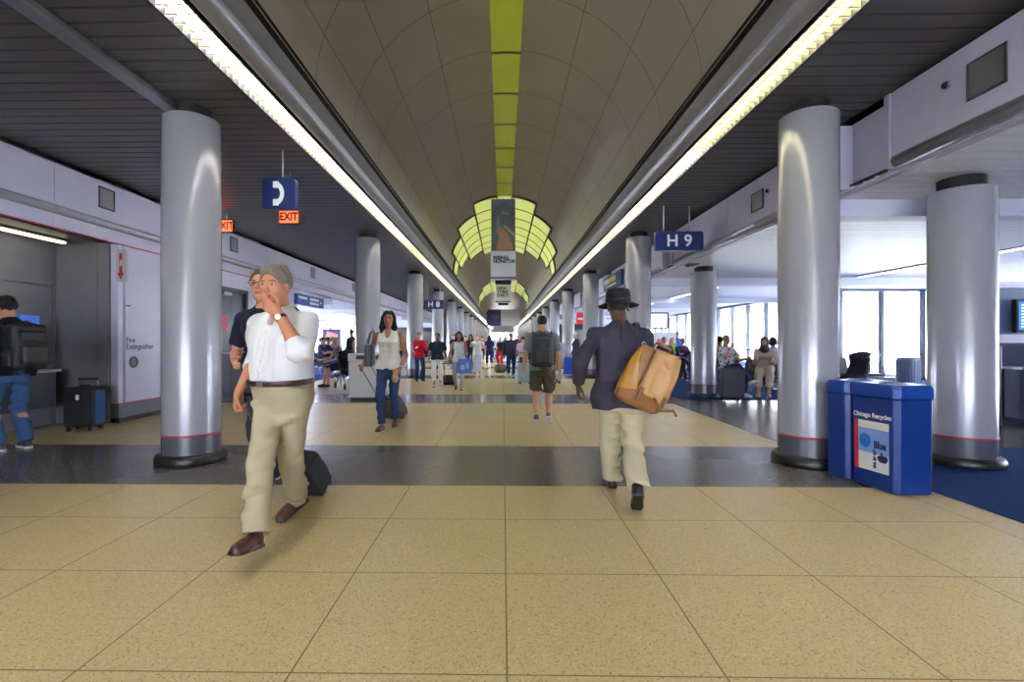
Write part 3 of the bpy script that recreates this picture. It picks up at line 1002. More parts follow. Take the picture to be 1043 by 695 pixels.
def p_box(c, h, rr, Rm=None):
    c = np.asarray(c, float).astype(f32); h = (np.asarray(h, float)-rr).astype(f32)
    Rm = None if Rm is None else np.asarray(Rm).astype(f32)
    def f(P):
        q = P-c
        if Rm is not None: q = q@Rm
        q = np.abs(q)-h
        return np.linalg.norm(np.maximum(q,0), axis=1)+np.minimum(q.max(axis=1),0)-f32(rr)
    return f
def p_plane(p, n):
    n = nrm(np.asarray(n, float)).astype(f32); p = np.asarray(p, float).astype(f32)
    return lambda P: (P-p)@n
def p_etube(O, Rm, prof, p=2.3, grow=0.0):
    """stack of rounded sections: prof rows (z, half width, half depth, y offset)"""
    O = np.asarray(O, float).astype(f32); Rm = np.asarray(Rm).astype(f32)
    pr = np.array(prof, float)
    def f(P):
        q = (P-O)@Rm
        z = q[:,2]
        w = np.interp(z, pr[:,0], pr[:,1]).astype(f32)+f32(grow); d = np.interp(z, pr[:,0], pr[:,2]).astype(f32)+f32(grow)
        y = q[:,1]-np.interp(z, pr[:,0], pr[:,3]).astype(f32)
        x = q[:,0]
        s = (np.abs(x/w)**p+np.abs(y/d)**p)**(1/p)+1e-6
        rad = np.sqrt(x*x+y*y)
        dd = np.where(s < 0.25, -0.7*np.minimum(w,d), rad*(1-1/s))
        return np.maximum(dd, np.maximum(f32(pr[0,0])-z, z-f32(pr[-1,0])))
    return f
def smin(a, b, k):
    if k <= 0: return np.minimum(a, b)
    h = np.maximum(k-np.abs(a-b), 0)/k
    return np.minimum(a, b)-h*h*f32(k*0.25)
def smax(a, b, k): return -smin(-a, -b, k)

class Sdf:
    def __init__(s): s.ops = []; s.amp = 0; s.ph = None
    def u(s, f, k=0.02): s.ops.append(('u', f, k)); return s
    def sub(s, f, k=0.01): s.ops.append(('s', f, k)); return s
    def cut(s, f, k=0.004): s.ops.append(('i', f, k)); return s
    def folds(s, amp, seed=1, fr=22.0, zs=0.5):
        r = np.random.RandomState(seed)
        s.amp = amp
        s.ph = [(r.normal(size=3)*V(1,1,zs)*fr*r.uniform(0.5,1.5), r.uniform(0,6.3)) for _ in range(6)]
        return s
    def ev(s, P):
        d = None
        for (o, f, k) in s.ops:
            if d is None: d = f(P); continue
            if o == 'u': d = smin(d, f(P), k)
            elif o == 's': d = smax(d, -f(P), k)
            else: d = smax(d, f(P), k)
        if s.amp:
            w = 0
            for i, (k, ph) in enumerate(s.ph):
                w = w + np.sin(P@k.astype(f32)+f32(ph) + (w*0.8 if i else 0))
            d = d + f32(s.amp/3.0)*w
        return d.astype(f32)

def surf(sd, lo, hi, h):
    """surface-nets mesh of an Sdf in a box; returns verts, quads"""
    lo = np.array(lo, float); hi = np.array(hi, float)
    B = 8
    nb = np.maximum(np.ceil((hi-lo)/(h*B)).astype(int), 1)
    H = h*B
    gx = [lo[i]+(np.arange(nb[i])+0.5)*H for i in range(3)]
    C = np.stack(np.meshgrid(*gx, indexing='ij'), -1).reshape(-1,3).astype(f32)
    dc = sd.ev(C)
    act = np.abs(dc) < H*1.25+0.02
    D = np.repeat(np.repeat(np.repeat(np.where(dc.reshape(nb)<0,-1,1).astype(f32), B,0),B,1),B,2)
    idx = np.argwhere(act.reshape(nb))
    loc = np.stack(np.meshgrid(*[np.arange(B)]*3, indexing='ij'), -1).reshape(-1,3)
    CH = 400
    for i in range(0, len(idx), CH):
        g = (idx[i:i+CH,None,:]*B+loc[None]).reshape(-1,3)
        P = (lo+(g+0.5)*h).astype(f32)
        D[g[:,0],g[:,1],g[:,2]] = sd.ev(P)
    ins = D < 0
    n = D.shape
    # cells
    cs = np.zeros([k-1 for k in n], np.int8)
    for a in (0,1):
        for b in (0,1):
            for c in (0,1):
                cs += ins[a:n[0]-1+a, b:n[1]-1+b, c:n[2]-1+c]
    cell = np.argwhere((cs>0)&(cs<8))
    if len(cell) == 0: return np.zeros((0,3)), np.zeros((0,4),int)
    vid = np.full(cs.shape, -1, np.int32)
    vid[cell[:,0],cell[:,1],cell[:,2]] = np.arange(len(cell))
    acc = np.zeros((len(cell),3)); cnt = np.zeros(len(cell))
    offs = [(a,b,c) for a in (0,1) for b in (0,1) for c in (0,1)]
    for o in offs:
        for ax in range(3):
            if o[ax] == 1: continue
            o2 = list(o); o2[ax] = 1
            d0 = D[cell[:,0]+o[0],cell[:,1]+o[1],cell[:,2]+o[2]]; d1 = D[cell[:,0]+o2[0],cell[:,1]+o2[1],cell[:,2]+o2[2]]
            m = (d0<0)!=(d1<0)
            t = np.where(m, d0/(d0-d1+1e-12), 0)
            p = np.tile(np.array(o, float), (len(cell),1)); p[:,ax] = t
            acc[m] += p[m]; cnt[m] += 1
    Vt = lo+(cell+acc/cnt[:,None]+0.5)*h
    Q = []
    for ax in range(3):
        a1, a2 = (ax+1)%3, (ax+2)%3
        sl0 = [slice(None)]*3; sl1 = [slice(None)]*3
        sl0[ax] = slice(0,n[ax]-1); sl1[ax] = slice(1,n[ax])
        df = ins[tuple(sl0)] != ins[tuple(sl1)]
        e = np.argwhere(df)
        ok = (e[:,a1]>0)&(e[:,a2]>0)&(e[:,a1]<n[a1]-1)&(e[:,a2]<n[a2]-1)
        e = e[ok]
        if not len(e): continue
        def vv(d1, d2):
            q = e.copy(); q[:,a1] -= d1; q[:,a2] -= d2
            return vid[q[:,0],q[:,1],q[:,2]]
        quad = np.stack([vv(1,1),vv(0,1),vv(0,0),vv(1,0)], 1)
        flip = ~ins[e[:,0],e[:,1],e[:,2]]
        quad[flip] = quad[flip][:,::-1]
        Q.append(quad)
    return Vt, np.concatenate(Q)

def sdf_obj(name, sd, lo, hi, h, mats, parent=None, paint=None):
    v, q = surf(sd, lo, hi, h)
    me = bpy.data.meshes.new(name)
    me.vertices.add(len(v)); me.vertices.foreach_set('co', v.astype(f32).ravel())
    me.loops.add(len(q)*4); me.loops.foreach_set('vertex_index', q.astype(np.int32).ravel())
    me.polygons.add(len(q))
    me.polygons.foreach_set('loop_start', np.arange(0,len(q)*4,4,dtype=np.int32))
    me.polygons.foreach_set('loop_total', np.full(len(q),4,np.int32))
    if not isinstance(mats, (list,tuple)): mats = [mats]
    for m in mats: me.materials.append(m)
    if paint is not None and len(q):
        me.polygons.foreach_set('material_index', paint(v[q].mean(axis=1)).astype(np.int32))
    me.polygons.foreach_set('use_smooth', np.ones(len(q), bool))
    me.update(calc_edges=True)
    me.validate()
    o = bpy.data.objects.new(name, me)
    COL.objects.link(o)
    if parent is not None: o.parent = parent
    return o

def rot(axis, deg):
    return np.array(Matrix.Rotation(R(deg), 3, axis))
def ik(a, c, l1, l2, pole):
    d = c-a; L = np.linalg.norm(d)
    if L > (l1+l2)*0.999: c = a+d/L*(l1+l2)*0.999; d = c-a; L = np.linalg.norm(d)
    u = d/L
    x = (l1*l1-l2*l2+L*L)/(2*L)
    y = math.sqrt(max(l1*l1-x*x, 1e-8))
    p = np.asarray(pole, float); p = nrm(p-u*(p@u))
    return a+u*x+p*y, c

# ------------------------------------------------------------------ figures
M_eye = mat('eye_dark', rgb(40,28,22), 0.25)
M_eyew = mat('eye_white', rgb(196,182,172), 0.4)
def skin(r,g,b): return mat('skin_%d_%d_%d' % (r,g,b), rgb(r,g,b), 0.5, spec=0.35)
def cloth(r,g=None,b=None,rough=0.85):
    if g is None: return r
    return mat('cloth_%d_%d_%d' % (r,g,b), rgb(r,g,b), rough, spec=0.15, bump=0.25, bscale=220)
def leather(r,g,b): return mat('leather_%d_%d_%d' % (r,g,b), rgb(r,g,b), 0.38, spec=0.5, bump=0.15, bscale=90)
def hairm(r,g,b): return mat('hair_%d_%d_%d' % (r,g,b), rgb(r,g,b), 0.6, spec=0.3, bump=0.6, bscale=150)

class Figure:
    """lays out the joints of a person in local space: +y is forward, +x the person's right"""
    def __init__(s, H=1.75, pelvis=(0,0,None), yaw_p=0, lean=0, side=0, twist=0, head=(0,0,0),
                 feet=None, hands=None, female=False, belly=0.0, wide=1.0, sit=False, legk=1.0):
        s.H = H; s.fem = female; s.wide = wide; s.belly = belly
        pz = pelvis[2] if pelvis[2] is not None else 0.525*H
        s.P = V(pelvis[0], pelvis[1], pz)
        s.Rp = rot('Z', yaw_p)
        s.Rt = rot('Z', yaw_p)@rot('X', -lean)@rot('Y', side)
        s.Rs = s.Rt@rot('Z', twist)
        up = s.Rt[:,2]
        s.N = s.P+up*0.288*H
        s.shw = (0.098 if female else 0.111)*H*wide
        s.Sh = {sd: s.P+up*0.254*H+s.Rs@V(sx*s.shw,-0.004*H,0) for sd, sx in (('L',-1),('R',1))}
        s.Hip = {sd: s.P+s.Rp@V(sx*0.052*H,0,-0.015*H) for sd, sx in (('L',-1),('R',1))}
        s.Rh = rot('Z', yaw_p+twist+head[0])@rot('X', -head[1])@rot('Y', head[2])
        s.hh = 0.133*H
        s.nb = s.N+s.Rs@V(0,0.012*H,0)+up*0.042*H
        s.hc = s.nb+s.Rh@V(0,0.012*H,0.055*H)
        s.Knee = {}; s.Ank = {}; s.Ft = {}
        for sd, sx in (('L',-1),('R',1)):
            x, y, z, yw, pt = (feet or {}).get(sd, (sx*0.09, 0, 0, sx*6, 0))
            Rf = rot('Z', -yw)@rot('X', pt)
            # (x,y,z) is the point under the heel-ankle on the sole
            an = V(x,y,z)+Rf@V(0,0,0.075*H/1.75)
            pole = s.Rp@V(sx*0.12,1,0.0 if not sit else 0.5)
            k, an2 = ik(s.Hip[sd], an, 0.247*H*legk, 0.243*H*legk, pole)
            s.Knee[sd] = k; s.Ank[sd] = an2; s.Ft[sd] = (an2-Rf@V(0,0,0.075*H/1.75), Rf)
        s.Elb = {}; s.Wr = {}; s.Hd = {}
        for sd, sx in (('L',-1),('R',1)):
            h = (hands or {}).get(sd, {})
            if 'to' in h:
                e, w = ik(s.Sh[sd], V(*h['to']), 0.178*H, 0.150*H, h.get('pole', (sx*0.5,-1,-0.3)))
            else:
                sw, ab, el = h.get('ang', (0, 8, 15))
                d1 = s.Rs@(rot('Y', -sx*ab)@rot('X', sw)@V(0,0,-1))
                e = s.Sh[sd]+d1*0.178*H
                d2 = s.Rs@(rot('Y', -sx*ab*0.5)@rot('X', sw+el)@V(0,0,-1))
                w = e+d2*0.150*H
            s.Elb[sd] = e; s.Wr[sd] = w
            d = nrm(w-e)
            if 'dir' in h: d = nrm(V(*h['dir']))
            pn = V(*h.get('palm', tuple(s.Rs@V(-sx,0,0))))
            pn = nrm(pn-d*(pn@d))
            th = np.cross(d, pn)*(1 if sd == 'R' else -1)
            # right hand, fingers down, palm in(-x): thumb forward(+y)
            if 'palm' not in h and (s.Rs.T@th)[1] < 0: th = -th
            if h.get('flip'): th = -th
            s.Hd[sd] = (d, pn, th, h.get('curl', 0.45), h.get('thumb', 0.5))
    def prof(s):
        H = s.H; w = s.wide; b = s.belly
        if s.fem:
            return [(-0.075*H,.070*H,.055*H,-.006*H),(-0.03*H,.096*H,.070*H,-.008*H),(0.0,.098*H,.070*H,-.006*H),(.05*H,.084*H,.058*H,0),(.10*H,.072*H*w,(.054+b*.5)*H,.002*H),
                    (.15*H,.078*H*w,.058*H,.004*H),(.195*H,.086*H*w,.072*H,.014*H),(.235*H,.084*H*w,.056*H,.004*H),(.262*H,.074*H*w,.044*H,-.004*H),(.285*H,.046*H,.036*H,-.004*H),(.305*H,.03*H,.03*H,0)]
        return [(-0.075*H,.074*H,.058*H,-.004*H),(-0.03*H,.090*H*w,.068*H,-.006*H),(0.0,.092*H*w,(.068+b*.3)*H,-.004*H+b*.25*H),(.05*H,.088*H*w,(.064+b*.8)*H,b*.5*H),(.10*H,.087*H*w,(.063+b*.9)*H,b*.6*H),
                (.15*H,.092*H*w,(.066+b*.5)*H,b*.3*H),(.205*H,.100*H*w,.070*H,.004*H),(.245*H,.100*H*w,.060*H,0),(.268*H,.082*H*w,.046*H,-.004*H),(.288*H,.05*H,.038*H,-.004*H),(.305*H,.032*H,.032*H,0)]
    # ---- body
    def body_sdf(s, detail=True):
        H = s.H; sd_ = Sdf(); th = -0.006 if detail else -0.004
        sd_.u(p_etube(s.P, s.Rt, s.prof(), 2.3, th))
        g = (0.9 if s.fem else 1.0)
        for sd, sx in (('L',-1),('R',1)):
            S, E, W = s.Sh[sd], s.Elb[sd], s.Wr[sd]
            sd_.u(p_cone(S-V(0,0,.006*H), E, .0285*H*g, .0235*H*g), .03)
            sd_.u(p_cone(s.N-V(0,0,.012*H), S+V(0,0,.002*H), .030*H, .022*H), .03)
            fm_ = E+(W-E)*0.3
            sd_.u(p_cone(E, fm_, .0225*H*g, .0245*H*g), .015)
            sd_.u(p_cone(fm_, W, .0245*H*g, .0150*H*g), .012)
            Hp, K, A = s.Hip[sd], s.Knee[sd], s.Ank[sd]
            sd_.u(p_cone(Hp, K, .050*H, .031*H), .03)
            u = nrm(A-K); bk = nrm(-(s.Rp@V(0,1,0))+u*((s.Rp@V(0,1,0))@u))
            cm = K+(A-K)*0.28+bk*.010*H
            sd_.u(p_cone(K, A, .030*H, .0205*H), .015)
            sd_.u(p_cone(cm, K+(A-K)*0.6+bk*.004*H, .031*H, .024*H), .02)
            f0, Rf = s.Ft[sd]
            sd_.u(p_cone(A-Rf@V(0,0,.01), f0+Rf@V(0,.12*H/1.75,.03), .026, .018), .02)
            if detail: s.hand(sd_, sd)
            else:
                d, pn, t, c, tm = s.Hd[sd]
                sd_.u(p_cone(W, W+d*.08*H/1.75, .018, .022), .012)
                sd_.u(p_cone(W+d*.08*H/1.75, W+d*.10*H/1.75+(pn*.03+d*.03*(1-c)), .02, .013), .01)
        sd_.u(p_cone(s.N-s.Rt[:,2]*.01*H, s.nb+s.Rh@V(0,.0,.02*H), .034*H*g, .031*H*g), .025)
        s.head_sdf(sd_, detail)
        return sd_
    def hp(s, x, y, z): return s.hc+s.Rh@(V(x,y,z)*s.hh)
    def head_sdf(s, d, detail=True):
        hh = s.hh; Rh = s.Rh
        E = lambda c, r, k=0.02: d.u(p_ell(s.hp(*c), V(*r)*hh, Rh), k)
        E((0,-.04,.14), (.325,.415,.36), .03)
        E((0,.08,-.12), (.265,.30,.355), .03)
        if s.fem: E((0,.22,-.37), (.10,.11,.10), .04)
        else: E((0,.20,-.37), (.15,.14,.115), .04)
        for sx in (-1,1):
            E((sx*.335,-.02,-.02), (.035,.085,.135), .008)
        if not detail:
            d.u(p_cone(s.hp(0,.36,.03), s.hp(0,.43,-.12), .03*hh, .05*hh), .01)
            return
        for sx in (-1,1):
            E((sx*.165,.22,-.06), (.10,.11,.10), .02)
            E((sx*.14,.31,.115), (.10,.06,.035), .015)
        for sx in (-1,1):
            d.sub(p_ell(s.hp(sx*.145,.425,.035), V(.085,.075,.05)*hh, Rh), .01)
        for sx in (-1,1):
            E((sx*.14,.305,.035), (.06,.05,.04), .004)
        d.u(p_cone(s.hp(0,.355,.07), s.hp(0,.45,-.115), .030*hh, .050*hh), .010)
        for sx in (-1,1): E((sx*.055,.405,-.135), (.04,.045,.032), .006)
        E((0,.355,-.245), (.105,.045,.026), .006)
        E((0,.350,-.29), (.088,.045,.030), .006)
    def face_paint(s, C, extra=None):
        """0 skin, 1 dark, 2 white of the eye, 3 lips"""
        q = ((C-s.hc)@s.Rh)/s.hh
        r = np.zeros(len(C), int)
        fr = q[:,1] > 0.27
        for sx in (-1,1):
            dx = (q[:,0]-sx*.14); dz = q[:,2]-.035
            e = fr&((dx/.050)**2+(dz/.022)**2 < 1)
            r[e] = 2
            r[e&(dx**2+dz**2 < .026**2)] = 1
            br = fr&(np.abs(dx) < .09)&(np.abs(q[:,2]-(.130-.22*np.abs(dx))) < .014)
            r[br] = 4
        r[(q[:,1]>.33)&(np.abs(q[:,0])<.10)&(np.abs(q[:,2]+.268)<.042)&(q[:,1]<.42)] = 3
        return r
    def hand(s, sd_, sd):
        d, n, t, curl, tm = s.Hd[sd]
        W = s.Wr[sd]; k = s.H/1.75*(0.92 if s.fem else 1.0)
        offs = (.030,.0105,-.010,-.028); lens = (.070,.078,.072,.056); back = (0,.004,0,-.008)
        for i in range(4):
            K = W+(d*(.088+back[i])+t*offs[i])*k
            sd_.u(p_cone(W+(t*offs[i]*.55+d*.012)*k, K, .0140*k, .0115*k), .014)
            a = 0; p = K; r = (.0100,.0105,.0098,.0085)[i]*k
            for j, fr in enumerate((.44,.31,.25)):
                a += R((18,60,40)[j])*curl*(1+0.15*i) + (0.06 if j else 0.05)
                q = p+(d*cos(a)+n*sin(a)+t*(.10-.07*i)*(1-curl))*lens[i]*fr*k
                sd_.u(p_cone(p, q, r*(1-.06*j), r*(.94-.08*j)), .003)
                p = q
        b = W+(d*.028+t*.024+n*.008)*k
        m = b+nrm(d*.75+t*(.75-.4*tm)+n*(.25+.5*tm))*.044*k
        e = m+nrm(d*(.9)+t*(.30-.5*tm)+n*(.2+.4*tm))*.032*k
        z = e+nrm(d*.95+t*(.05-.4*tm)+n*(.15+.35*tm))*.024*k
        sd_.u(p_cone(W+d*.01*k+t*.010*k, b, .014*k, .015*k), .012)
        sd_.u(p_cone(b, m, .0145*k, .0115*k), .008)
        sd_.u(p_cone(m, e, .0112*k, .0100*k), .003); sd_.u(p_cone(e, z, .0100*k, .0080*k), .003)
    # ---- garments
    def along(s, sd, t):
        """point on the arm: 0 shoulder, 1 elbow, 2 wrist"""
        S, E, W = s.Sh[sd], s.Elb[sd], s.Wr[sd]
        return S+(E-S)*t if t <= 1 else E+(W-E)*(t-1)
    def top_sdf(s, sleeve=0.6, hem=-0.05, loose=0.010, neck='round', flare=0.0, armloose=None, open_=False, skip=(), hemyz=None):
        H = s.H; sd_ = Sdf()
        pr = []
        for (z,w,dd,y) in s.prof():
            g = loose*(1.0 if z < .2*H else 0.75)
            if hem < .02 and z < .05*H: g += .016
            if z < .06*H: g += flare*(.06*H-z)/(.1*H)
            pr.append((z,w+g,dd+g,y))
        zlo = hem*H
        if zlo < pr[0][0]:
            pr[0] = (zlo-0.01, pr[1][1]+flare*.6, pr[1][2]+flare*.6, pr[1][3])
        pr = [q for q in pr if q[0] >= zlo-0.05]
        sd_.u(p_etube(s.P, s.Rt, pr, 2.4))
        al = loose if armloose is None else armloose
        g = (0.9 if s.fem else 1.0)
        for sd, sx in (('L',-1),('R',1)):
            S, E, W = s.Sh[sd], s.Elb[sd], s.Wr[sd]
            if sleeve <= 0: sd_.u(p_cone(s.N-V(0,0,.016*H), s.N*.38+S*.62-V(0,0,.004*H), .034*H, .025*H), .02)
            else: sd_.u(p_cone(s.N-V(0,0,.014*H), S+V(0,0,.001*H), .032*H, .023*H+loose*.5), .03)
            if sleeve <= 0 or sd in skip: continue
            e1 = s.along(sd, min(sleeve,1.0))
            r1 = .0285*H*g+al*.75; r2 = .0245*H*g+al
            rr = r1+(r2-r1)*min(sleeve,1.0)
            sd_.u(p_cone(S-V(0,0,.010*H), e1, r1, rr+(al*.4 if sleeve<1 else 0), flat=1 if sleeve <= 1 else 0), .03)
            if sleeve > 1:
                e2 = s.along(sd, sleeve)
                sd_.u(p_cone(E, e2, r2, (.0225-.005*(sleeve-1))*H*g+al, flat=1), .012)
        sd_.cut(p_plane(s.P+s.Rt@V(0,0,zlo), -s.Rt[:,2]), .006)
        if neck == 'round':
            sd_.sub(p_ell(s.N+s.Rt@V(0,.030*H,.022*H), V(.040*H,.050*H,.026*H), s.Rt), .005)
        elif neck == 'v':
            sd_.sub(p_ell(s.N+s.Rt@V(0,.050*H,-.012*H), V(.028*H,.050*H,.050*H), s.Rt), .005)
            sd_.sub(p_ell(s.N+s.Rt@V(0,.01*H,.022*H), V(.058*H,.05*H,.026*H), s.Rt), .005)
        elif neck == 'collar':
            a = s.N+s.Rt@V(0,-.004*H,-.012*H); b = s.N+s.Rt@V(0,.004*H,.026*H)
            sd_.u(p_cone(a, b, .041*H, .038*H, flat=1), .006)
            sd_.sub(p_cone(b, b+s.Rt@V(0,.002*H,.05*H), .034*H, .034*H), .003)
            sd_.sub(p_ell(s.N+s.Rt@V(0,.052*H,.006*H), V(.016*H,.028*H,.045*H), s.Rt), .006)
        return sd_
    def bottom_sdf(s, length=2.0, loose=0.012, flare=0.0, waist=0.055, ratio=1.0):
        H = s.H; sd_ = Sdf()
        pr = [(z,w+loose*.8,dd+loose*.8,y) for (z,w,dd,y) in s.prof() if z < waist*H+.03*H]
        pr[0] = (pr[0][0]-.02*H, pr[0][1]*.8, pr[0][2]*.9, pr[0][3])
        sd_.u(p_etube(s.P, s.Rt, pr, 2.3))
        for sd in 'LR':
            Hp, K, A = s.Hip[sd], s.Knee[sd], s.Ank[sd]
            r0 = .049*H+loose*.75; r1 = .031*H+loose; r2 = .026*H+loose*.8+flare
            if length <= 1:
                e = Hp+(K-Hp)*length
                sd_.u(p_cone(Hp, e, r0, r0+(r1-r0)*length+flare, flat=1), .022)
            else:
                sd_.u(p_cone(Hp, K, r0, r1), .022)
                e = K+(A-K)*(length-1)
                sd_.u(p_cone(K, e, r1, r1+(r2-r1)*(length-1), flat=1), .02)
                u = nrm(A-K); fw = s.Rp@V(0,1,0); bk = -nrm(fw-u*(fw@u))
                if loose < 0.02: sd_.u(p_cone(K+(A-K)*.28+bk*.012*H, K+(A-K)*.5+bk*.006*H, .031*H+loose*.6, .027*H+loose*.6), .02)
        sd_.cut(p_plane(s.P+s.Rt@V(0,0,waist*H), s.Rt[:,2]), .004)
        return sd_
    def shoe_sdf(s, sd, style='shoe'):
        k = s.H/1.75*(0.9 if s.fem else 1.0)
        f0, Rf = s.Ft[sd]
        w = lambda x,y,z: f0+Rf@(V(x,y,z)*k)
        q = Sdf()
        q.u(p_ell(w(0,.125,.030), V(.046,.080,.036)*k, Rf))
        q.u(p_ell(w(0,-.020,.040), V(.036,.046,.046)*k, Rf), .02)
        q.u(p_cone(w(0,.01,.055), w(0,.10,.040), .038*k, .036*k), .02)
        if style == 'boot': q.u(p_cone(w(0,.0,.05), w(0,-.005,.16), .040*k, .042*k), .02)
        elif style != 'flat': q.u(p_cone(w(0,-.005,.05), w(0,.0,.085), .037*k, .036*k), .015)
        q.u(p_box(w(0,.070,.012), V(.040,.125,.013)*k, .012*k, Rf), .008)
        q.u(p_ell(w(0,.135,.012), V(.049,.072,.014)*k, Rf), .006)
        q.cut(p_plane(w(0,0,0), -Rf[:,2]), .002)
        return q
    def shoe_paint(s, sd, z=.022):
        k = s.H/1.75*(0.9 if s.fem else 1.0)
        f0, Rf = s.Ft[sd]
        return lambda C: (((C-f0)@Rf)[:,2] < z*k).astype(int)
    def box(s, m=0.12):
        pts = [s.P, s.N, s.hc]+[d[k] for d in (s.Sh,s.Hip,s.Knee,s.Ank,s.Elb,s.Wr) for k in 'LR']
        pts += [s.Wr[k]+s.Hd[k][0]*.18 for k in 'LR']+[s.Ft[k][0]+s.Ft[k][1]@V(0,.24,0) for k in 'LR']
        a = np.array(pts)
        return a.min(0)-m, a.max(0)+m+V(0,0,.05)
    def hair_sdf(s, style='short', seed=1):
        hh = s.hh; Rh = s.Rh; d = Sdf()
        E = lambda c, r, k=0.01: d.u(p_ell(s.hp(*c), V(*r)*hh, Rh), k)
        if style in ('short','crop','thin'):
            t = {'short': .036, 'crop': .022, 'thin': .014}[style]
            E((0,-.045,.15), (.335+t,.42+t,.355+t*1.3))
            d.sub(p_ell(s.hp(0,.46,-.06), V(.275,.34,.41)*hh, Rh), .012)
            d.sub(p_box(s.hp(0,.25,-.32), V(.6,.30,.38)*hh, .02, Rh), .01)
            d.cut(p_plane(s.hp(0,0,-.24), Rh@V(0,.0,-1)), .01)
            if style == 'short':
                E((.03,.03,.46), (.27,.24,.075), .05)
            d.folds(.006 if style == 'short' else .0025, seed, 60, 1)
        elif style in ('long','bob','pony'):
            E((0,-.05,.14), (.38,.46,.40))
            if style != 'pony':
                L = -.95 if style == 'long' else -.42
                for sx in (-1,1):
                    d.u(p_cone(s.hp(sx*.27,-.10,.05), s.hp(sx*.36,-.10,L*.55), .16*hh, .17*hh), .04)
                    d.u(p_cone(s.hp(sx*.36,-.10,L*.55), s.hp(sx*.33,-.02,L), .17*hh, .09*hh), .03)
                d.u(p_cone(s.hp(0,-.28,.0), s.hp(0,-.30,L*.95), .24*hh, .18*hh), .05)
            else:
                d.u(p_cone(s.hp(0,-.42,.18), s.hp(0,-.60,.0), .10*hh, .12*hh), .03)
                d.u(p_cone(s.hp(0,-.60,.0), s.hp(0,-.52,-.5), .12*hh, .05*hh), .03)
                d.cut(p_plane(s.hp(0,0,-.25), Rh@V(0,.35,-1)), .01)
            d.sub(p_ell(s.hp(0,.36,-.12), V(.235,.40,.42)*hh, Rh), .015)
            d.sub(p_box(s.hp(0,.45,-.9), V(.20,.40,.6)*hh, .05, Rh), .03)
            d.folds(.009, seed, 45, .35)
        elif style == 'bun':
            E((0,-.05,.14), (.36,.44,.385))
            E((0,-.42,.28), (.15,.14,.15), .02)
            d.sub(p_ell(s.hp(0,.36,-.14), V(.26,.37,.40)*hh, Rh), .01)
            d.cut(p_plane(s.hp(0,0,-.22), Rh@V(0,.3,-1)), .01)
            d.folds(.004, seed, 60, .6)
        elif style == 'scarf':
            E((0,-.05,.12), (.40,.47,.43))
            d.u(p_cone(s.hp(0,-.1,-.2), s.hp(0,-.02,-.72), .36*hh, .50*hh), .06)
            d.sub(p_ell(s.hp(0,.42,-.06), V(.22,.36,.36)*hh, Rh), .01)
            d.folds(.006, seed, 30, .5)
        return d
    def hbox(s):
        m = s.hh
        return s.hc-V(.75,.85,1.25)*m, s.hc+V(.75,.85,.75)*m

def person(label, loc, heading, fig, h, skin_c, top=None, bottom=None, shoes=None, hair=None, group=None,
           jacket=None, belt=None, detail=True, extra=None):
    """one person: continuous body mesh plus hair and clothes as parts; heading in degrees, 0 walks away from the camera"""
    t = thing('person', label, 'person', loc, R(heading), group)
    lo, hi = fig.box()
    b = fig.body_sdf(detail)
    sk = skin(*skin_c)
    lips = skin(int(skin_c[0]*.86), int(skin_c[1]*.66), int(skin_c[2]*.66))
    if detail:
        sdf_obj('body', b, lo, hi, h, [sk, M_eye, M_eyew if h < .007 else M_eye, lips, hairm(*[int(c*.75) for c in (hair or dict(col=(60,50,44)))['col']])], t, fig.face_paint)
    else:
        sdf_obj('body', b, lo, hi, h, sk, t)
    if top:
        a = dict(top); c = a.pop('col'); nm = a.pop('name', 'shirt'); fo = a.pop('folds', .006)
        sd_ = fig.top_sdf(**a); sd_.folds(fo, 3, 16)
        sdf_obj(nm, sd_, lo, hi, h, (cloth(*c) if isinstance(c, tuple) else c), t)
    if bottom:
        a = dict(bottom); c = a.pop('col'); nm = a.pop('name', 'trousers'); fo = a.pop('folds', .006)
        sd_ = fig.bottom_sdf(**a); sd_.folds(fo, 5, 18, .8)
        sdf_obj(nm, sd_, lo, hi, h, (cloth(*c) if isinstance(c, tuple) else c), t)
    if shoes:
        for sd in 'LR':
            f0, Rf = fig.Ft[sd]
            c = f0+Rf@V(0,.07,.05)
            sdf_obj('shoe', fig.shoe_sdf(sd, shoes.get('style','shoe')), c-V(.2,.2,.2), c+V(.2,.2,.2), min(h,.008),
                    [leather(*shoes['col']), leather(*shoes.get('sole',(24,22,22)))], t, fig.shoe_paint(sd))
    if hair:
        a, bb = fig.hbox()
        if hair['style'] in ('long','scarf'): a = a-V(0,0,.4)*fig.hh
        sdf_obj(hair.get('name','hair'), fig.hair_sdf(hair['style']), a, bb, min(h,.009), hairm(*hair['col']), t)
    if belt:
        w = 0.018
        sd_ = Sdf(); zc = belt.get('z', .050)*fig.H
        pr = [(z,ww+belt.get('g',.016),dd+belt.get('g',.016),y) for (z,ww,dd,y) in fig.prof()]
        sd_.u(p_etube(fig.P, fig.Rt, pr, 2.3))
        sd_.cut(p_plane(fig.P+fig.Rt@V(0,0,zc+w), fig.Rt[:,2]), .002); sd_.cut(p_plane(fig.P+fig.Rt@V(0,0,zc-w), -fig.Rt[:,2]), .002)
        bo = sdf_obj('belt', sd_, lo, hi, h, leather(*belt['col']), t)
        fy = np.interp(zc, [q[0] for q in pr], [q[2]+q[3] for q in pr])
        Mx = Matrix(np.vstack([np.hstack([fig.Rt, (fig.P+fig.Rt@V(0,fy+.002,zc))[:,None]]), [0,0,0,1]]).tolist())
        MB().rbox(-.024,.024,-.004,.004,-.017,.017,.004,axis='y',M=Mx).build('buckle', M_alu, bo)
    return t
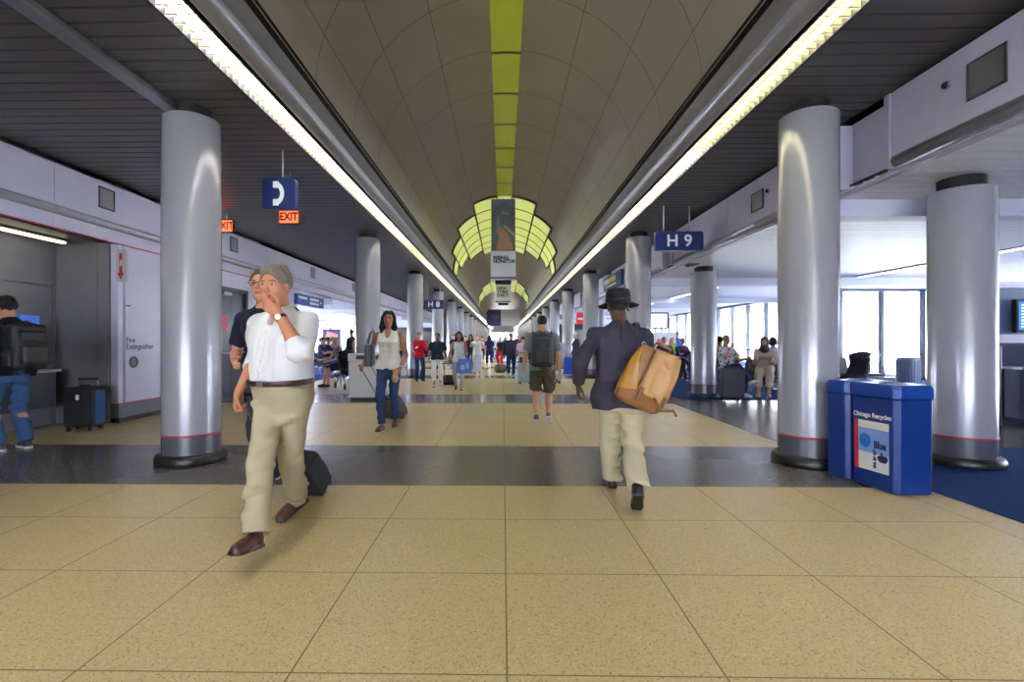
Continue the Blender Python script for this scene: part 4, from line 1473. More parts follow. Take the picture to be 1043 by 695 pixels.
# ------------------------------------------------------------------ luggage
def rolling_suitcase(label, loc, heading, tilt, w=0.36, h=0.55, d=0.24, col=(24,24,28), hand=0.42, group=None, side=None, soft=True, tag_=False, cat='suitcase'):
    """stands on two wheels at its base; tilt leans it forward (local +y)"""
    t = thing('rolling_suitcase', label, cat, loc, 0, group)
    t.rotation_euler = (R(-tilt), 0, R(heading))
    m = mat('case_%d_%d_%d' % col, rgb(*col), 0.6, bump=0.3, bscale=200)
    m2 = mat('case_%d_%d_%d' % (side or tuple(int(c*0.8+8) for c in col)), rgb(*(side or tuple(int(c*0.8+8) for c in col))), 0.55)
    M_pl = mat('case_plastic', rgb(20,20,22), 0.4)
    MB().rbox(-w/2,w/2,-d/2,d/2,0.055,h,0.045,axis='y',n=5).build('shell', m, t, bevel=0.018, segs=3)
    MB().rbox(-w/2+0.03,w/2-0.03,-d/2-0.035,-d/2+0.01,0.10,h*0.62,0.04,axis='y').build('front_pocket', m2 if side is None else m, t, bevel=0.012)
    MB().rbox(-w/2+0.045,w/2-0.045,-d/2-0.02,-d/2+0.01,h*0.68,h*0.93,0.03,axis='y').build('upper_pocket', m2 if side is None else m, t, bevel=0.008)
    if side is not None:
        for sx in (-1,1):
            a, b = sorted((sx*(w/2-0.004), sx*(w/2+0.012)))
            MB().rbox(a,b,-d/2+0.03,d/2-0.03,0.09,h-0.05,0.03,axis='x').build('side_panel', m2, t, bevel=0.006)
    for sx in (-1,1):
        Mx = Matrix.Translation((sx*(w/2-0.05), d/2-0.035, 0.035))@Matrix.Rotation(R(90),4,'Y')
        MB().lathe([(0.0,-0.016),(0.028,-0.016),(0.035,-0.008),(0.035,0.008),(0.028,0.016),(0.0,0.016)], n=20, M=Mx).build('wheel', M_rubber, t)
        MB().box(sx*(w/2-0.05)-0.022, sx*(w/2-0.05)+0.022, d/2-0.08, d/2-0.005, 0.03, 0.075).build('wheel_housing', M_pl, t)
        MB().box(sx*(w/2-0.06)-0.02, sx*(w/2-0.06)+0.02, -d/2+0.0, -d/2+0.04, 0.0, 0.06).build('foot', M_pl, t)
    x = w*0.30; y = d/2-0.05
    mb = MB()
    mb.tube([(-x,y,h-0.02),(-x,y,h+hand-0.02),(-x+0.015,y,h+hand),(x-0.015,y,h+hand),(x,y,h+hand-0.02),(x,y,h-0.02)], 0.009, n=8)
    mb.build('handle_tube', M_alu, t)
    MB().tube([(-x-0.012,y,h+hand-0.004),(-x,y,h+hand+0.01),(x,y,h+hand+0.01),(x+0.012,y,h+hand-0.004)], 0.015, n=10).build('handle_grip', M_pl, t)
    MB().tube([(-0.07,0,h-0.005),(-0.06,0,h+0.025),(0.06,0,h+0.025),(0.07,0,h-0.005)], 0.011, n=8).build('carry_handle', M_pl, t)
    if tag_:
        MB().rbox(-0.02,0.02,-d/2-0.03,-d/2-0.022,h*0.72,h*0.84,0.004,axis='y').build('luggage_tag', M_white, t)
    return t

def shopping_bag(label, loc, rz, w, h, d, col, group=None, name='shopping_bag', cat='bag', pattern=None):
    t = thing(name, label, cat, loc, R(rz), group)
    m = mat('bag_%d_%d_%d' % col, rgb(*col), 0.4)
    mb = MB()
    mb.prism([(-w/2,-d/2),(w/2,-d/2),(w/2,d/2),(-w/2,d/2)], 0, h, inset=0.12)
    mb.build('bag_body', m, t, bevel=0.006)
    if pattern:
        mb = MB()
        for (a,b,z0,z1) in ((-.28,.0,.25,.6),(.08,.3,.35,.75)):
            mb.box(a*w,b*w,-d/2-0.003,-d/2+0.02,z0*h,z1*h)
        mb.build('bag_print', mat('bagp_%d_%d_%d' % pattern, rgb(*pattern), 0.4), t)
    for sy in (-1,1):
        MB().tube([(-w*0.2,sy*d*0.38,h-0.01),(-w*0.15,sy*d*0.2,h+0.13),(w*0.15,sy*d*0.2,h+0.13),(w*0.2,sy*d*0.38,h-0.01)], 0.007, n=6).build('bag_handle', m, t)
    return t

def backpack(label, P, fig, w, h, d, col, col2, off, ztop, hh=0.008, straps=True):
    """backpack worn on the back of a person thing P (its own top-level object)"""
    t = thing('backpack', label, 'backpack', tuple(P.location), P.rotation_euler[2])
    Rm = fig.Rs
    c = fig.P+fig.Rt@V(0,-off-d/2,ztop-h/2)
    q = Sdf()
    q.u(p_box(c, V(w/2,d/2,h/2), 0.06, Rm))
    q.u(p_ell(c+Rm@V(0,-d*0.25,-h*0.08), V(w*0.46,d*0.52,h*0.44), Rm), .03)
    q.folds(.006, 8, 18)
    lo = c-V(.45,.45,.5); hi = c+V(.45,.45,.5)
    m1 = mat('pack_%d_%d_%d' % col, rgb(*col), 0.6, bump=0.3, bscale=160)
    m2 = mat('pack_%d_%d_%d' % col2, rgb(*col2), 0.6, bump=0.3, bscale=160)
    sdf_obj('pack_body', q, lo, hi, hh, m1, t)
    q = Sdf()
    q.u(p_box(c+Rm@V(0,-d*0.62,-h*0.20), V(w*0.36,d*0.22,h*0.22), 0.04, Rm)); q.folds(.004, 9, 22)
    sdf_obj('front_pocket', q, lo, hi, hh, m2, t)
    q = Sdf(); q.u(p_box(c+Rm@V(0,-d*0.56,h*0.20), V(w*0.33,d*0.16,h*0.13), 0.03, Rm)); q.folds(.003, 4, 22)
    sdf_obj('upper_pocket', q, lo, hi, hh, m2, t)
    for sx in (-1,1):
        q = Sdf(); q.u(p_box(c+Rm@V(sx*w*0.5,0,-h*0.26), V(w*0.09,d*0.30,h*0.18), 0.025, Rm))
        sdf_obj('side_pocket', q, lo, hi, hh, m2, t)
    tp = c+Rm@V(0,d*0.2,h/2)
    MB().tube([tp+Rm@V(-.04,0,-.01), tp+Rm@V(-.03,0,.035), tp+Rm@V(.03,0,.035), tp+Rm@V(.04,0,-.01)], 0.009, n=8).build('grab_loop', m2, t)
    if straps:
        H = fig.H
        for sx in (-1,1):
            S = fig.Sh['R' if sx > 0 else 'L']
            x = sx*fig.shw*0.72
            b = fig.P+fig.Rt@V(0,0,0.272*H)
            w_ = lambda xx, yy, zz: fig.P+fig.Rs@V(xx, yy, zz)
            zs = 0.262*H
            pts = [w_(x*.8,-off+.01,zs-.05), w_(x,-.085,zs+.03), w_(x*1.05,-.01,zs+.062), w_(x*1.08,.075,zs+.01), w_(x*1.1,.125,zs-.10), w_(x*1.3,.10,zs-.22), w_(sx*(fig.shw+.005),.0,zs-.30), w_(x*1.2,-off+.0,zs-.34)]
            MB().tube(pts, [.018]*6+[.012,.012], n=8).build('strap', m2, t)
    return t

def W2L(loc, heading, p):
    p = np.array(p, float)-np.array([loc[0],loc[1],0.0])
    return rot('Z', -heading)@p
def D2L(heading, d): return tuple(rot('Z', -heading)@np.array(d, float))

# ------------------------------------------------------------------ 1. man in the white shirt
hd = 163; loc = (-1.46, 3.27, 0)
def fl_(px, Y, z, toe, pit):
    X = (px-512.4)/509*Y
    q = W2L(loc, hd, (X, Y, z)); return (q[0], q[1], q[2], toe, pit)
wl_ = W2L(loc, hd, at(284, 320, 2.99))
wr_ = W2L(loc, hd, at(243, 399, 3.36))
fig = Figure(1.85, pelvis=(0.0,-0.02,0.925), yaw_p=0, lean=2, twist=-5, head=(11,3,0), belly=0.022, wide=1.06, legk=.955,
    feet={'R': fl_(256, 2.86, 0.04, -14, 12), 'L': fl_(305, 3.66, 0.07, 6, -18)},
    hands={'L': dict(to=wl_, pole=(-0.75,0.25,-1.0), dir=D2L(hd,(-0.82,0.12,0.60)), palm=D2L(hd,(0.25,0.95,0.1)), curl=0.28, thumb=0.4),
           'R': dict(to=wr_, pole=(0.5,-1,0), dir=D2L(hd,(0.0,0.05,-1)), curl=1.0, thumb=0.9)})
man = person('grey haired man in a white shirt and beige trousers with his hand over his mouth', loc, hd, fig, 0.0058, (188,128,98),
    top=dict(col=(214,213,216), sleeve=1.28, hem=0.03, loose=0.022, armloose=0.028, neck='collar', folds=.017),
    bottom=dict(col=(172,162,134), length=1.99, loose=0.022, flare=.014, folds=.010, waist=.055), shoes=dict(col=(70,34,30), sole=(28,20,20)),
    hair=dict(style='short', col=(118,110,98)), belt=dict(col=(58,34,34), g=.036))
# wristwatch, collar wings and shirt buttons
w_, e_ = fig.Wr['L'], fig.Elb['L']
u_ = nrm(w_-e_)
fr_ = facing(w_-u_*0.03, u_)
wt = MB(); wt.lathe([(0.031,-0.011),(0.035,-0.009),(0.035,0.009),(0.031,0.011)], n=24, M=fr_)
wo = wt.build('wristwatch', mat('watch_strap', rgb(40,30,28), 0.4), man)
dd_ = D2L(hd, (-0.2,-0.95,0.2)); dd_ = nrm(V(*dd_)-u_*(V(*dd_)@u_))
Mx = facing(w_-u_*0.03+dd_*0.033, dd_)
MB().lathe([(0,0.006),(0.017,0.006),(0.019,0.0),(0.019,-0.004)], n=20, M=Mx).build('watch_face', M_white, wo)
pr_ = fig.prof()
for i, zz in enumerate((0.225,0.18,0.135,0.095)):
    z_ = zz*fig.H
    yy = np.interp(z_, [q[0] for q in pr_], [q[2]+q[3] for q in pr_])+.026
    Mx = facing(fig.P+fig.Rt@V(0,yy,z_), fig.Rt@V(0,1,0))
    MB().lathe([(0,0.003),(0.006,0.003),(0.007,-0.006)], n=12, M=Mx).build('button', M_white, man)
hp_ = fig.Wr['R']+fig.Hd['R'][0]*0.075+fig.Hd['R'][1]*0.012
hw = rot('Z', hd)@hp_+V(*loc)
wheel = V(*gnd(322, 500))
dv = hw-wheel; hor = math.hypot(dv[0], dv[1]); Ln = math.sqrt(hor*hor+dv[2]**2)
rolling_suitcase('small black suitcase wheeled behind the man in the white shirt', tuple(wheel), math.degrees(math.atan2(-dv[0], dv[1])),
                 math.degrees(math.atan2(hor, dv[2]))-6, 0.29, 0.44, 0.20, (30,30,38), max(0.2, Ln-0.47))

# ------------------------------------------------------------------ 2. man in the dark shirt behind him
hd = 176; loc = (-1.96, 4.22, 0)
fig = Figure(1.95, side=5, pelvis=(0,0,1.0), lean=2, head=(8,0,0), feet={'R': (0.10,-0.42,0.15,4,-34), 'L': (-0.06,0.24,0.0,-4,4)},
    hands={'R': dict(to=W2L(loc, hd, at(239, 368, 4.1)), pole=(0.6,-1,0), curl=.5), 'L': dict(ang=(-14,8,15))})
p2 = person('tall man in a dark navy shirt and glasses half hidden behind the white shirted man', loc, hd, fig, 0.0075, (200,140,112),
    top=dict(col=(34,36,52), sleeve=0.72, hem=-.06, loose=.016, neck='round', armloose=.018),
    bottom=dict(col=(46,48,60), loose=.022, length=1.95), shoes=dict(col=(26,26,44), sole=(200,200,205)), hair=dict(style='crop', col=(84,62,48)))
mb = MB()
for sx in (-1,1):
    c_ = fig.hp(sx*.15,.40,.035)
    ring_ = [c_+fig.Rh@(V(.115*cos(a),.02,.085*sin(a))*fig.hh) for a in [2*pi*k/14 for k in range(15)]]
    mb.tube(ring_, 0.0025, n=6)
    mb.tube([fig.hp(sx*.26,.40,.05), fig.hp(sx*.36,.0,.05)], 0.0025, n=6)
mb.tube([fig.hp(-.05,.44,.05), fig.hp(.05,.44,.05)], 0.0025, n=6)
mb.build('glasses', M_black, p2)

# ------------------------------------------------------------------ 3. man in the hat
hd = -3; loc = (0.94, 4.02, 0)
fig = Figure(1.77, pelvis=(0.0,0.0,0.875), lean=3, twist=6, head=(-2,4,0), wide=1.05,
    feet={'R': tuple(W2L(loc, hd, (0.985, 3.66, 0.125)))+(8,-42), 'L': tuple(W2L(loc, hd, (0.95, 4.40, 0.0)))+(-4,2)},
    hands={'L': dict(to=W2L(loc, hd, at(589, 391, 4.0)), pole=(-0.35,-1,0), curl=.55, dir=(0.05,0.25,-1)), 'R': dict(ang=(18,10,62), curl=.8)})
hm = person('man seen from behind in a black hat, dark blazer and cream trousers', loc, hd, fig, 0.0062, (92,62,48),
    top=dict(name='blazer', col=(62,58,72), sleeve=1.90, hem=-.075, loose=.026, flare=.03, neck='collar', armloose=.017, folds=.011),
    bottom=dict(col=(188,178,148), length=1.96, loose=.028, flare=.014, folds=.012), shoes=dict(col=(26,24,28), style='boot', sole=(20,20,22)),
    hair=dict(style='crop', col=(40,36,36)))
Rh4 = Matrix(fig.Rh.tolist()).to_4x4()
Mh = Matrix.Translation(Vector(fig.hp(0,-.03,.14)))@Rh4@Matrix.Diagonal((0.93,1.12,1,1))
k_ = fig.hh
hat = MB().lathe([(0.30*k_,-.02*k_),(0.43*k_,-.02*k_),(0.62*k_,-.075*k_),(0.73*k_,-.10*k_),(0.74*k_,-.085*k_),(0.62*k_,-.03*k_),(0.47*k_,.04*k_),(0.455*k_,.09*k_),(0.45*k_,.30*k_),(0.43*k_,.43*k_),(0.37*k_,.485*k_),(0.2*k_,.46*k_),(0.0,.43*k_)], n=44, M=Mh).build('hat', mat('hat_felt', rgb(26,26,30), 0.85, bump=0.3, bscale=200), hm)
MB().lathe([(0.462*k_,.05*k_),(0.472*k_,.06*k_),(0.466*k_,.17*k_),(0.45*k_,.18*k_)], n=44, M=Mh).build('hat_band', mat('hat_ribbon', rgb(14,14,16), 0.5), hat)
q = Sdf()   # shirt collar edge at the nape
for sd in 'L':
    d_, pn, th, *_ = fig.Hd[sd]
    u_ = nrm(fig.Wr[sd]-fig.Elb[sd])
    for j in range(3):
        pb = fig.Wr[sd]-u_*(.03+.022*j)+nrm(V(-.55,-.85,0))*(.0315)
        MB().lathe([(0,.003),(.006,.003),(.007,-.004)], n=10, M=facing(pb, (-.55,-.85,0))).build('cuff_button', mat('button_grey', rgb(150,150,156), .3), hm)
# back vent seam
# tan leather shoulder bag (hangs at his right hip)
bag = thing('shoulder_bag', 'large tan leather bag slung behind the man in the hat', 'bag', (0,0,0))
bc = at(660, 385, 3.66)
bag.location = bc
bag.rotation_euler = (R(8), R(24), R(-8))
M_tan = mat('tan_leather', rgb(132,84,38), 0.42, bump=0.25, bscale=60, var=0.10, vscale=9)
M_tanl = mat('tan_flap', rgb(172,128,78), 0.5, bump=0.2, bscale=60, var=0.06, vscale=9)
M_must = mat('mustard_leather', rgb(164,114,30), 0.42, bump=0.2, bscale=60, var=0.10, vscale=9)
M_brn = mat('brown_leather', rgb(116,74,40), 0.42)
q = Sdf()
bp = [(-.225,.150,.070,.0),(-.20,.176,.088,.0),(-.06,.182,.094,.0),(.08,.172,.072,.0),(.17,.150,.040,.0),(.215,.135,.022,.0)]
q.u(p_etube(V(0,0,0), np.eye(3), bp, 3.6)); q.folds(.008, 11, 14)
sdf_obj('bag_body', q, V(-.3,-.25,-.32), V(.3,.25,.32), .006, M_tan, bag)
q = Sdf()
q.u(p_etube(V(0,0,0), np.eye(3), [(z,w+.004,d+.004,y) for (z,w,d,y) in bp], 3.6)); q.folds(.008, 11, 14)
q.cut(p_plane(V(-.075,0,0), V(1,0,.28)), .004); q.cut(p_plane(V(-.1,0,-.12), V(.35,0,-1)), .004)
sdf_obj('end_panel', q, V(-.3,-.25,-.32), V(.3,.25,.32), .006, M_must, bag)
q = Sdf()
bp2 = [(z, w*0.70, d+.024, y) for (z,w,d,y) in bp]
q.u(p_etube(V(.062,0,0), np.eye(3), bp2, 3.6)); q.cut(p_plane(V(0,0,-.10), V(-.25,0,-1)), .01); q.folds(.008, 12, 14)
q.cut(p_plane(V(0,.06,0), V(0,1,0)), .01)
sdf_obj('flap', q, V(-.3,-.25,-.32), V(.35,.25,.32), .006, M_tanl, bag)
MB().tube([(-.055,-.085,-.08),(-.05,-.115,0.0),(-.048,-.095,.12),(-.045,-.05,.205)], .008, n=8).build('flap_piping', M_brn, bag)
for x in (-.02,.15):
    MB().rbox(x-.014,x+.014,-.122,-.108,-.17,-.06,.004,axis='z').build('buckle_strap', M_brn, bag)
MB().tube([(.08,-.11,-.10),(.16,-.13,-.16),(.24,-.10,-.13),(.28,-.07,-.16)], .010, n=8).build('loose_strap', M_brn, bag)
MB().tube([(-.06,0,.20),(-.055,0,.255),(.055,0,.255),(.06,0,.20)], .011, n=8).build('grip', M_brn, bag)
for x in (-.13,.13):
    MB().lathe([(.010,-.003),(.016,-.003),(.016,.003),(.010,.003),(.010,-.003)], n=16, M=Matrix.Translation((x,0,.215))@Matrix.Rotation(R(90),4,'X')).build('ring', M_alu, bag)
# strap from the bag over the right shoulder
def hm_w(v): return Vector(rot('Z', hd)@v)+Vector(loc)
bpy.context.view_layer.update()
im = bag.matrix_world.inverted()
zS = 0.272*fig.H
st = [bag.matrix_world@Vector((-.13,0,.22)), hm_w(fig.P+fig.Rt@V(.115,-.165,.15*fig.H)), hm_w(fig.P+fig.Rt@V(.125,-.135,.215*fig.H)), hm_w(fig.P+fig.Rt@V(.125,-.085,zS+.035)), hm_w(fig.P+fig.Rt@V(.125,-.01,zS+.070)), hm_w(fig.P+fig.Rt@V(.125,.09,zS+.03)), hm_w(fig.P+fig.Rt@V(.16,.17,.2*fig.H)), hm_w(fig.P+fig.Rt@V(.30,.12,.12*fig.H)), hm_w(fig.P+fig.Rt@V(.34,-.10,.09*fig.H)), bag.matrix_world@Vector((.13,0,.22))]
def ribbon(pts, w, th, up):
    """flat strap along points"""
    mb = MB(); P_ = [Vector(p) for p in pts]
    # smooth the path
    Q = []
    for i in range(len(P_)-1):
        p0 = P_[max(i-1,0)]; p1 = P_[i]; p2_ = P_[i+1]; p3 = P_[min(i+2,len(P_)-1)]
        for k in range(5):
            s = k/5
            Q.append(0.5*((2*p1)+(-p0+p2_)*s+(2*p0-5*p1+4*p2_-p3)*s*s+(-p0+3*p1-3*p2_+p3)*s**3))
    Q.append(P_[-1])
    vs = []
    for i, p in enumerate(Q):
        tn = (Q[min(i+1,len(Q)-1)]-Q[max(i-1,0)]).normalized()
        x = Vector(up); x = (x-tn*x.dot(tn)).normalized(); n = tn.cross(x)
        for (a,b) in ((-1,-1),(1,-1),(1,1),(-1,1)): vs.append(p+x*a*w/2+n*b*th/2)
    fs = []
    for i in range(len(Q)-1):
        for k in range(4): fs.append((i*4+k,i*4+(k+1)%4,i*4+4+(k+1)%4,i*4+4+k))
    mb.add(vs, fs, 0, True)
    return mb
ribbon([im@p for p in st], .038, .006, im.to_3x3()@Vector((1,0,0))).build('shoulder_strap', mat('navy_strap', rgb(34,32,58), 0.6), bag)

# ------------------------------------------------------------------ 4. woman in the white top
hd = 176; loc = (-1.68, 7.35, 0)
fig = Figure(1.76, pelvis=(0,0,0.925), lean=1, head=(10,2,-3), female=True,
    feet={'R': (0.05,0.20,0.0,4,0), 'L': (-0.05,-0.18,0.06,-6,-28)},
    hands={'R': dict(to=W2L(loc, hd, at(370, 371, 7.45)), pole=(0.25,-1,0.0), curl=.95, thumb=.8), 'L': dict(to=W2L(loc, hd, at(408, 375, 7.2)), pole=(-0.3,-1,0), curl=.8, thumb=.8)})
wo4 = person('dark haired woman in a white sleeveless top and blue jeans pulling a small wheeled bag', loc, hd, fig, 0.0085, (168,116,90),
    top=dict(col=(222,218,210), sleeve=0.0, hem=-.03, loose=.016, flare=.012, neck='v', folds=.008),
    bottom=dict(name='jeans', col=(46,66,102), loose=.010, length=1.97, waist=.02), shoes=dict(col=(96,58,44), style='flat'), hair=dict(style='long', col=(26,20,24)))
w_, e_ = fig.Wr['L'], fig.Elb['L']
MB().lathe([(0.026,-0.008),(0.031,-0.006),(0.031,0.006),(0.026,0.008)], n=20, M=facing(w_-(nrm(w_-e_))*.02, nrm(w_-e_))).build('bracelet', mat('bracelet_pale', rgb(220,200,196), 0.3), wo4)
tb = thing('tote_bag', 'dark navy tote bag on the shoulder of the woman in the white top', 'bag', tuple(rot('Z',hd)@(fig.P+V(.30,-.03,.005))+V(*loc)), R(hd+10))
MB().prism([(-.055,-.16),(.055,-.16),(.055,.16),(-.055,.16)], -.02, .30, inset=-.06).build('bag_body', leather(34,32,52), tb, bevel=.02, segs=3)
for sx in (-1,1):
    MB().tube([(sx*.045,-.08,.29),(sx*.03-.03,-.04,.46),(-.05,.0,.515),(sx*.03-.03,.05,.46),(sx*.045,.09,.29)], .008, n=8).build('strap', leather(34,32,52), tb)
t = thing('paper_bag', 'small crumpled brown paper bag in the left hand of the woman in the white top', 'bag', tuple(rot('Z',hd)@(fig.Wr['L']+fig.Hd['L'][0]*.17+fig.Hd['L'][1]*.03)+V(*loc)))
q = Sdf(); q.u(p_ell(V(0,0,-.02), V(.045,.04,.07))); q.u(p_cone(V(0,0,.03), V(0,0,.075), .02,.035), .02); q.folds(.012, 4, 40)
sdf_obj('paper', q, V(-.12,-.12,-.14), V(.12,.12,.15), .006, mat('brown_paper', rgb(186,146,106), .8), t)
hp_ = fig.Wr['R']+fig.Hd['R'][0]*0.07
hw = rot('Z', hd)@hp_+V(*loc)
wheel = V(*gnd(404, 426))
dv = hw-wheel; hor = math.hypot(dv[0], dv[1]); Ln = math.sqrt(hor*hor+dv[2]**2)
wheel[1] += .12; rolling_suitcase('small olive wheeled bag pulled by the woman in the white top', tuple(wheel), math.degrees(math.atan2(-dv[0], dv[1])),
                 math.degrees(math.atan2(hor, dv[2]))-5, 0.36, 0.42, 0.22, (78,76,60), max(.2, Ln-.44), side=(52,40,36))

# ------------------------------------------------------------------ 5. man with the backpack
hd = -4; loc = (0.62, 7.95, 0)
fig = Figure(1.74, pelvis=(0,0,0.905), lean=3, head=(0,3,0),
    feet={'R': (0.09,-0.22,0.075,6,-34), 'L': (-0.09,0.10,0.0,-6,0)},
    hands={'L': dict(ang=(8,14,28), curl=.5), 'R': dict(ang=(14,10,40), curl=.5)})
p5 = person('man walking away in a grey t-shirt and olive shorts, seen from behind', loc, hd, fig, 0.009, (190,138,104),
    top=dict(col=(112,122,120), sleeve=.72, hem=-.055, loose=.020, armloose=.022, neck='round', folds=.009),
    bottom=dict(name='shorts', col=(74,70,56), length=.97, loose=.036, flare=.008, folds=.010), shoes=dict(col=(52,46,46), sole=(206,204,200)), hair=dict(style='crop', col=(34,28,26)))
backpack('dark grey backpack worn by the man in the grey t-shirt', p5, fig, 0.34, 0.50, 0.20, (44,46,50), (28,29,33), 0.155, 0.265*fig.H)

# ------------------------------------------------------------------ 6. man at the telephones
hd = 72; loc = (-5.78, 5.80, 0)
fig = Figure(1.86, pelvis=(0,0,0.965), lean=4, head=(14,10,0), feet={'L': (-.11,0.02,0,-8,0), 'R': (.11,-.06,0,8,0)},
    hands={'L': dict(ang=(35,6,50), curl=.5), 'R': dict(ang=(30,4,62), curl=.6)})
p6 = person('dark haired man in a black jacket and jeans standing at the left telephone alcove', loc, hd, fig, 0.008, (176,124,96),
    top=dict(name='jacket', col=(22,23,30), sleeve=1.9, hem=-.05, loose=.028, armloose=.020, neck='collar', folds=.010),
    bottom=dict(name='jeans', col=(58,84,122), loose=.020, length=1.98, folds=.012), shoes=dict(col=(40,44,60), sole=(214,214,214)), hair=dict(style='short', col=(20,18,20)))
q = Sdf(); q.u(p_cone(fig.N+V(0,-.01,-.005), fig.N+V(0,.006,.035), .078,.066, flat=1)); q.sub(p_cone(fig.N+V(0,0,.0), fig.N+V(0,.01,.09), .058,.058), .003)
sdf_obj('collar', q, fig.N-.15, fig.N+.15, .006, cloth(206,170,60), p6)
backpack('black backpack on the man at the left telephone alcove', p6, fig, 0.36, 0.52, 0.22, (20,21,24), (30,31,35), 0.165, 0.265*fig.H)
rolling_suitcase('upright black suitcase with bright blue sides standing by the extinguisher cabinet', (-6.02, 7.10, 0), 8, 0, 0.40, 0.62, 0.26, (20,22,28), 0.10, side=(24,72,128), tag_=True)
# ------------------------------------------------------------------ recycling bins
M_bin = mat('recycle_blue', rgb(12,46,116), 0.33, bump=0.06, bscale=30)
M_binl = mat('recycle_lid', rgb(18,60,140), 0.28)
def bin_(label, poly, z1, zl):
    cx = sum(p[0] for p in poly)/len(poly); cy = sum(p[1] for p in poly)/len(poly)
    pl = [(p[0]-cx, p[1]-cy) for p in poly]
    t = thing('recycling_bin', label, 'bin', (cx, cy, 0.009))
    low = [(x*0.965, y*0.965) for x, y in pl]
    mb = MB()
    n = len(pl)
    vs = [(x,y,0) for x,y in low]+[(x,y,z1) for x,y in pl]
    mb.add(vs, [tuple(range(n-1,-1,-1)), tuple(range(n,2*n))]+[(i,(i+1)%n,n+(i+1)%n,n+i) for i in range(n)])
    mb.build('bin_body', M_bin, t, bevel=0.012, segs=3)
    mb = MB()
    big = [(x*1.045, y*1.045) for x, y in pl]; top = [(x*0.93, y*0.93) for x, y in pl]
    vs = [(x,y,z1+0.004) for x,y in big]+[(x,y,zl-0.03) for x,y in big]+[(x,y,zl) for x,y in top]
    fs = [tuple(range(n-1,-1,-1)), tuple(range(2*n,3*n))]
    for r_ in range(2): fs += [(r_*n+i,r_*n+(i+1)%n,(r_+1)*n+(i+1)%n,(r_+1)*n+i) for i in range(n)]
    mb.add(vs, fs)
    lid = mb.build('lid', M_binl, t, bevel=0.010, segs=3)
    MB().lathe([(0.0,0.0),(0.085,0.0),(0.085,0.003)], c=(0,0,zl+0.001), n=28).build('opening', M_black, lid)
    MB().lathe([(0.085,0.0),(0.088,0.008),(0.10,0.008),(0.105,0.0)], c=(0,0,zl), n=28).build('opening_rim', M_binl, lid)
    return t, (cx, cy)
pa = [(3.225,4.19),(3.27,4.155),(3.52,4.155),(3.565,4.20),(3.565,4.56),(3.52,4.605),(3.20,4.605),(3.165,4.57)]
b1, ca = bin_('blue recycling bin with the poster, nearest the camera', pa, 0.785, 0.905)
pb = [(3.14,4.65),(3.18,4.625),(3.53,4.625),(3.565,4.66),(3.565,4.83),(3.53,4.86),(3.13,4.86),(3.10,4.83)]
b2, cb = bin_('second blue recycling bin, standing behind the one with the poster', pb, 0.785, 0.905)
# poster on the aisle face of the first bin
A = Vector((pa[7][0]-ca[0], pa[7][1]-ca[1], 0)); Bv = Vector((pa[0][0]-ca[0], pa[0][1]-ca[1], 0))
xd = (Bv-A).normalized(); Ln_ = (Bv-A).length
nn = Vector((xd.y, -xd.x, 0)).normalized()
if nn.x > 0: nn = -nn
zd = Vector((0,0,1))
mid = (A+Bv)/2
# the face leans in slightly towards the floor
lean_in = 0.035*mid.length/0.785
Mp = Matrix((xd, zd, nn)).transposed().to_4x4()
sh_ = Matrix.Identity(4); 
def face_pt(s, z, o=0.002):
    k = 0.965+0.035*z/0.785
    p = (A*k).lerp(Bv*k, s); p.z = z
    return p+nn*o
def patch(mb, s0, s1, z0, z1, o=0.002, mi=0):
    mb.add([face_pt(s0,z0,o),face_pt(s1,z0,o),face_pt(s1,z1,o),face_pt(s0,z1,o)], [(0,1,2,3)], mi)
poster = patch(pm := MB(), 0.10, 0.92, 0.145, 0.575, 0.002) or pm.build('poster', mat('poster_white', rgb(214,212,206), 0.5), b1)
pm = MB(); patch(pm, 0.02, 0.14, 0.145, 0.575, 0.0035); pm.build('red_stripe', mat('poster_red', rgb(190,44,60), 0.5), poster)
pm = MB(); patch(pm, 0.14, 0.92, 0.30, 0.51, 0.003); pm.build('blue_stripe', mat('poster_pale_blue', rgb(120,150,205), 0.5), poster)
pm = MB()
pm.add([face_pt(0.32+0.15*cos(a), 0.40+0.062*sin(a), 0.004) for a in [2*pi*k/28 for k in range(28)]], [tuple(range(28))])
pm.build('blue_disc', mat('poster_blue', rgb(28,104,176), 0.5), poster)
M_ink = mat('poster_ink', rgb(16,20,80), 0.5)
def face_M(s, z, o):
    p = face_pt(s, z, o); M = Mp.copy(); M.translation = p; return M
text_mesh('Blue', 0.085, 'lettering', M_ink, poster, face_M(0.70, 0.375, 0.0045), bold=0.004, sx=0.78, extrude=0.0003)
text_mesh('b\na\ng', 0.07, 'lettering', M_ink, poster, face_M(0.57, 0.262, 0.0045), bold=0.003, sx=0.9, line=0.68, extrude=0.0003)
pm = MB()
ap = [(0,0.0),(0.03,0.0),(0.05,0.02),(0.055,0.045),(0.04,0.065),(0.015,0.06),(0.0,0.07),(-0.005,0.085),(-0.02,0.085),(-0.015,0.06),(-0.04,0.055),(-0.05,0.03),(-0.03,0.005)]
pm.add([face_pt(0.76+x/Ln_, 0.235+z, 0.0045) for x, z in ap], [tuple(range(len(ap)))])
pm.build('emblem', M_ink, poster)
text_mesh('Chicago Recycles', 0.056, 'lettering', M_white, b1, face_M(0.50, 0.625, 0.004), bold=0.0012, extrude=0.0003, sx=0.95)

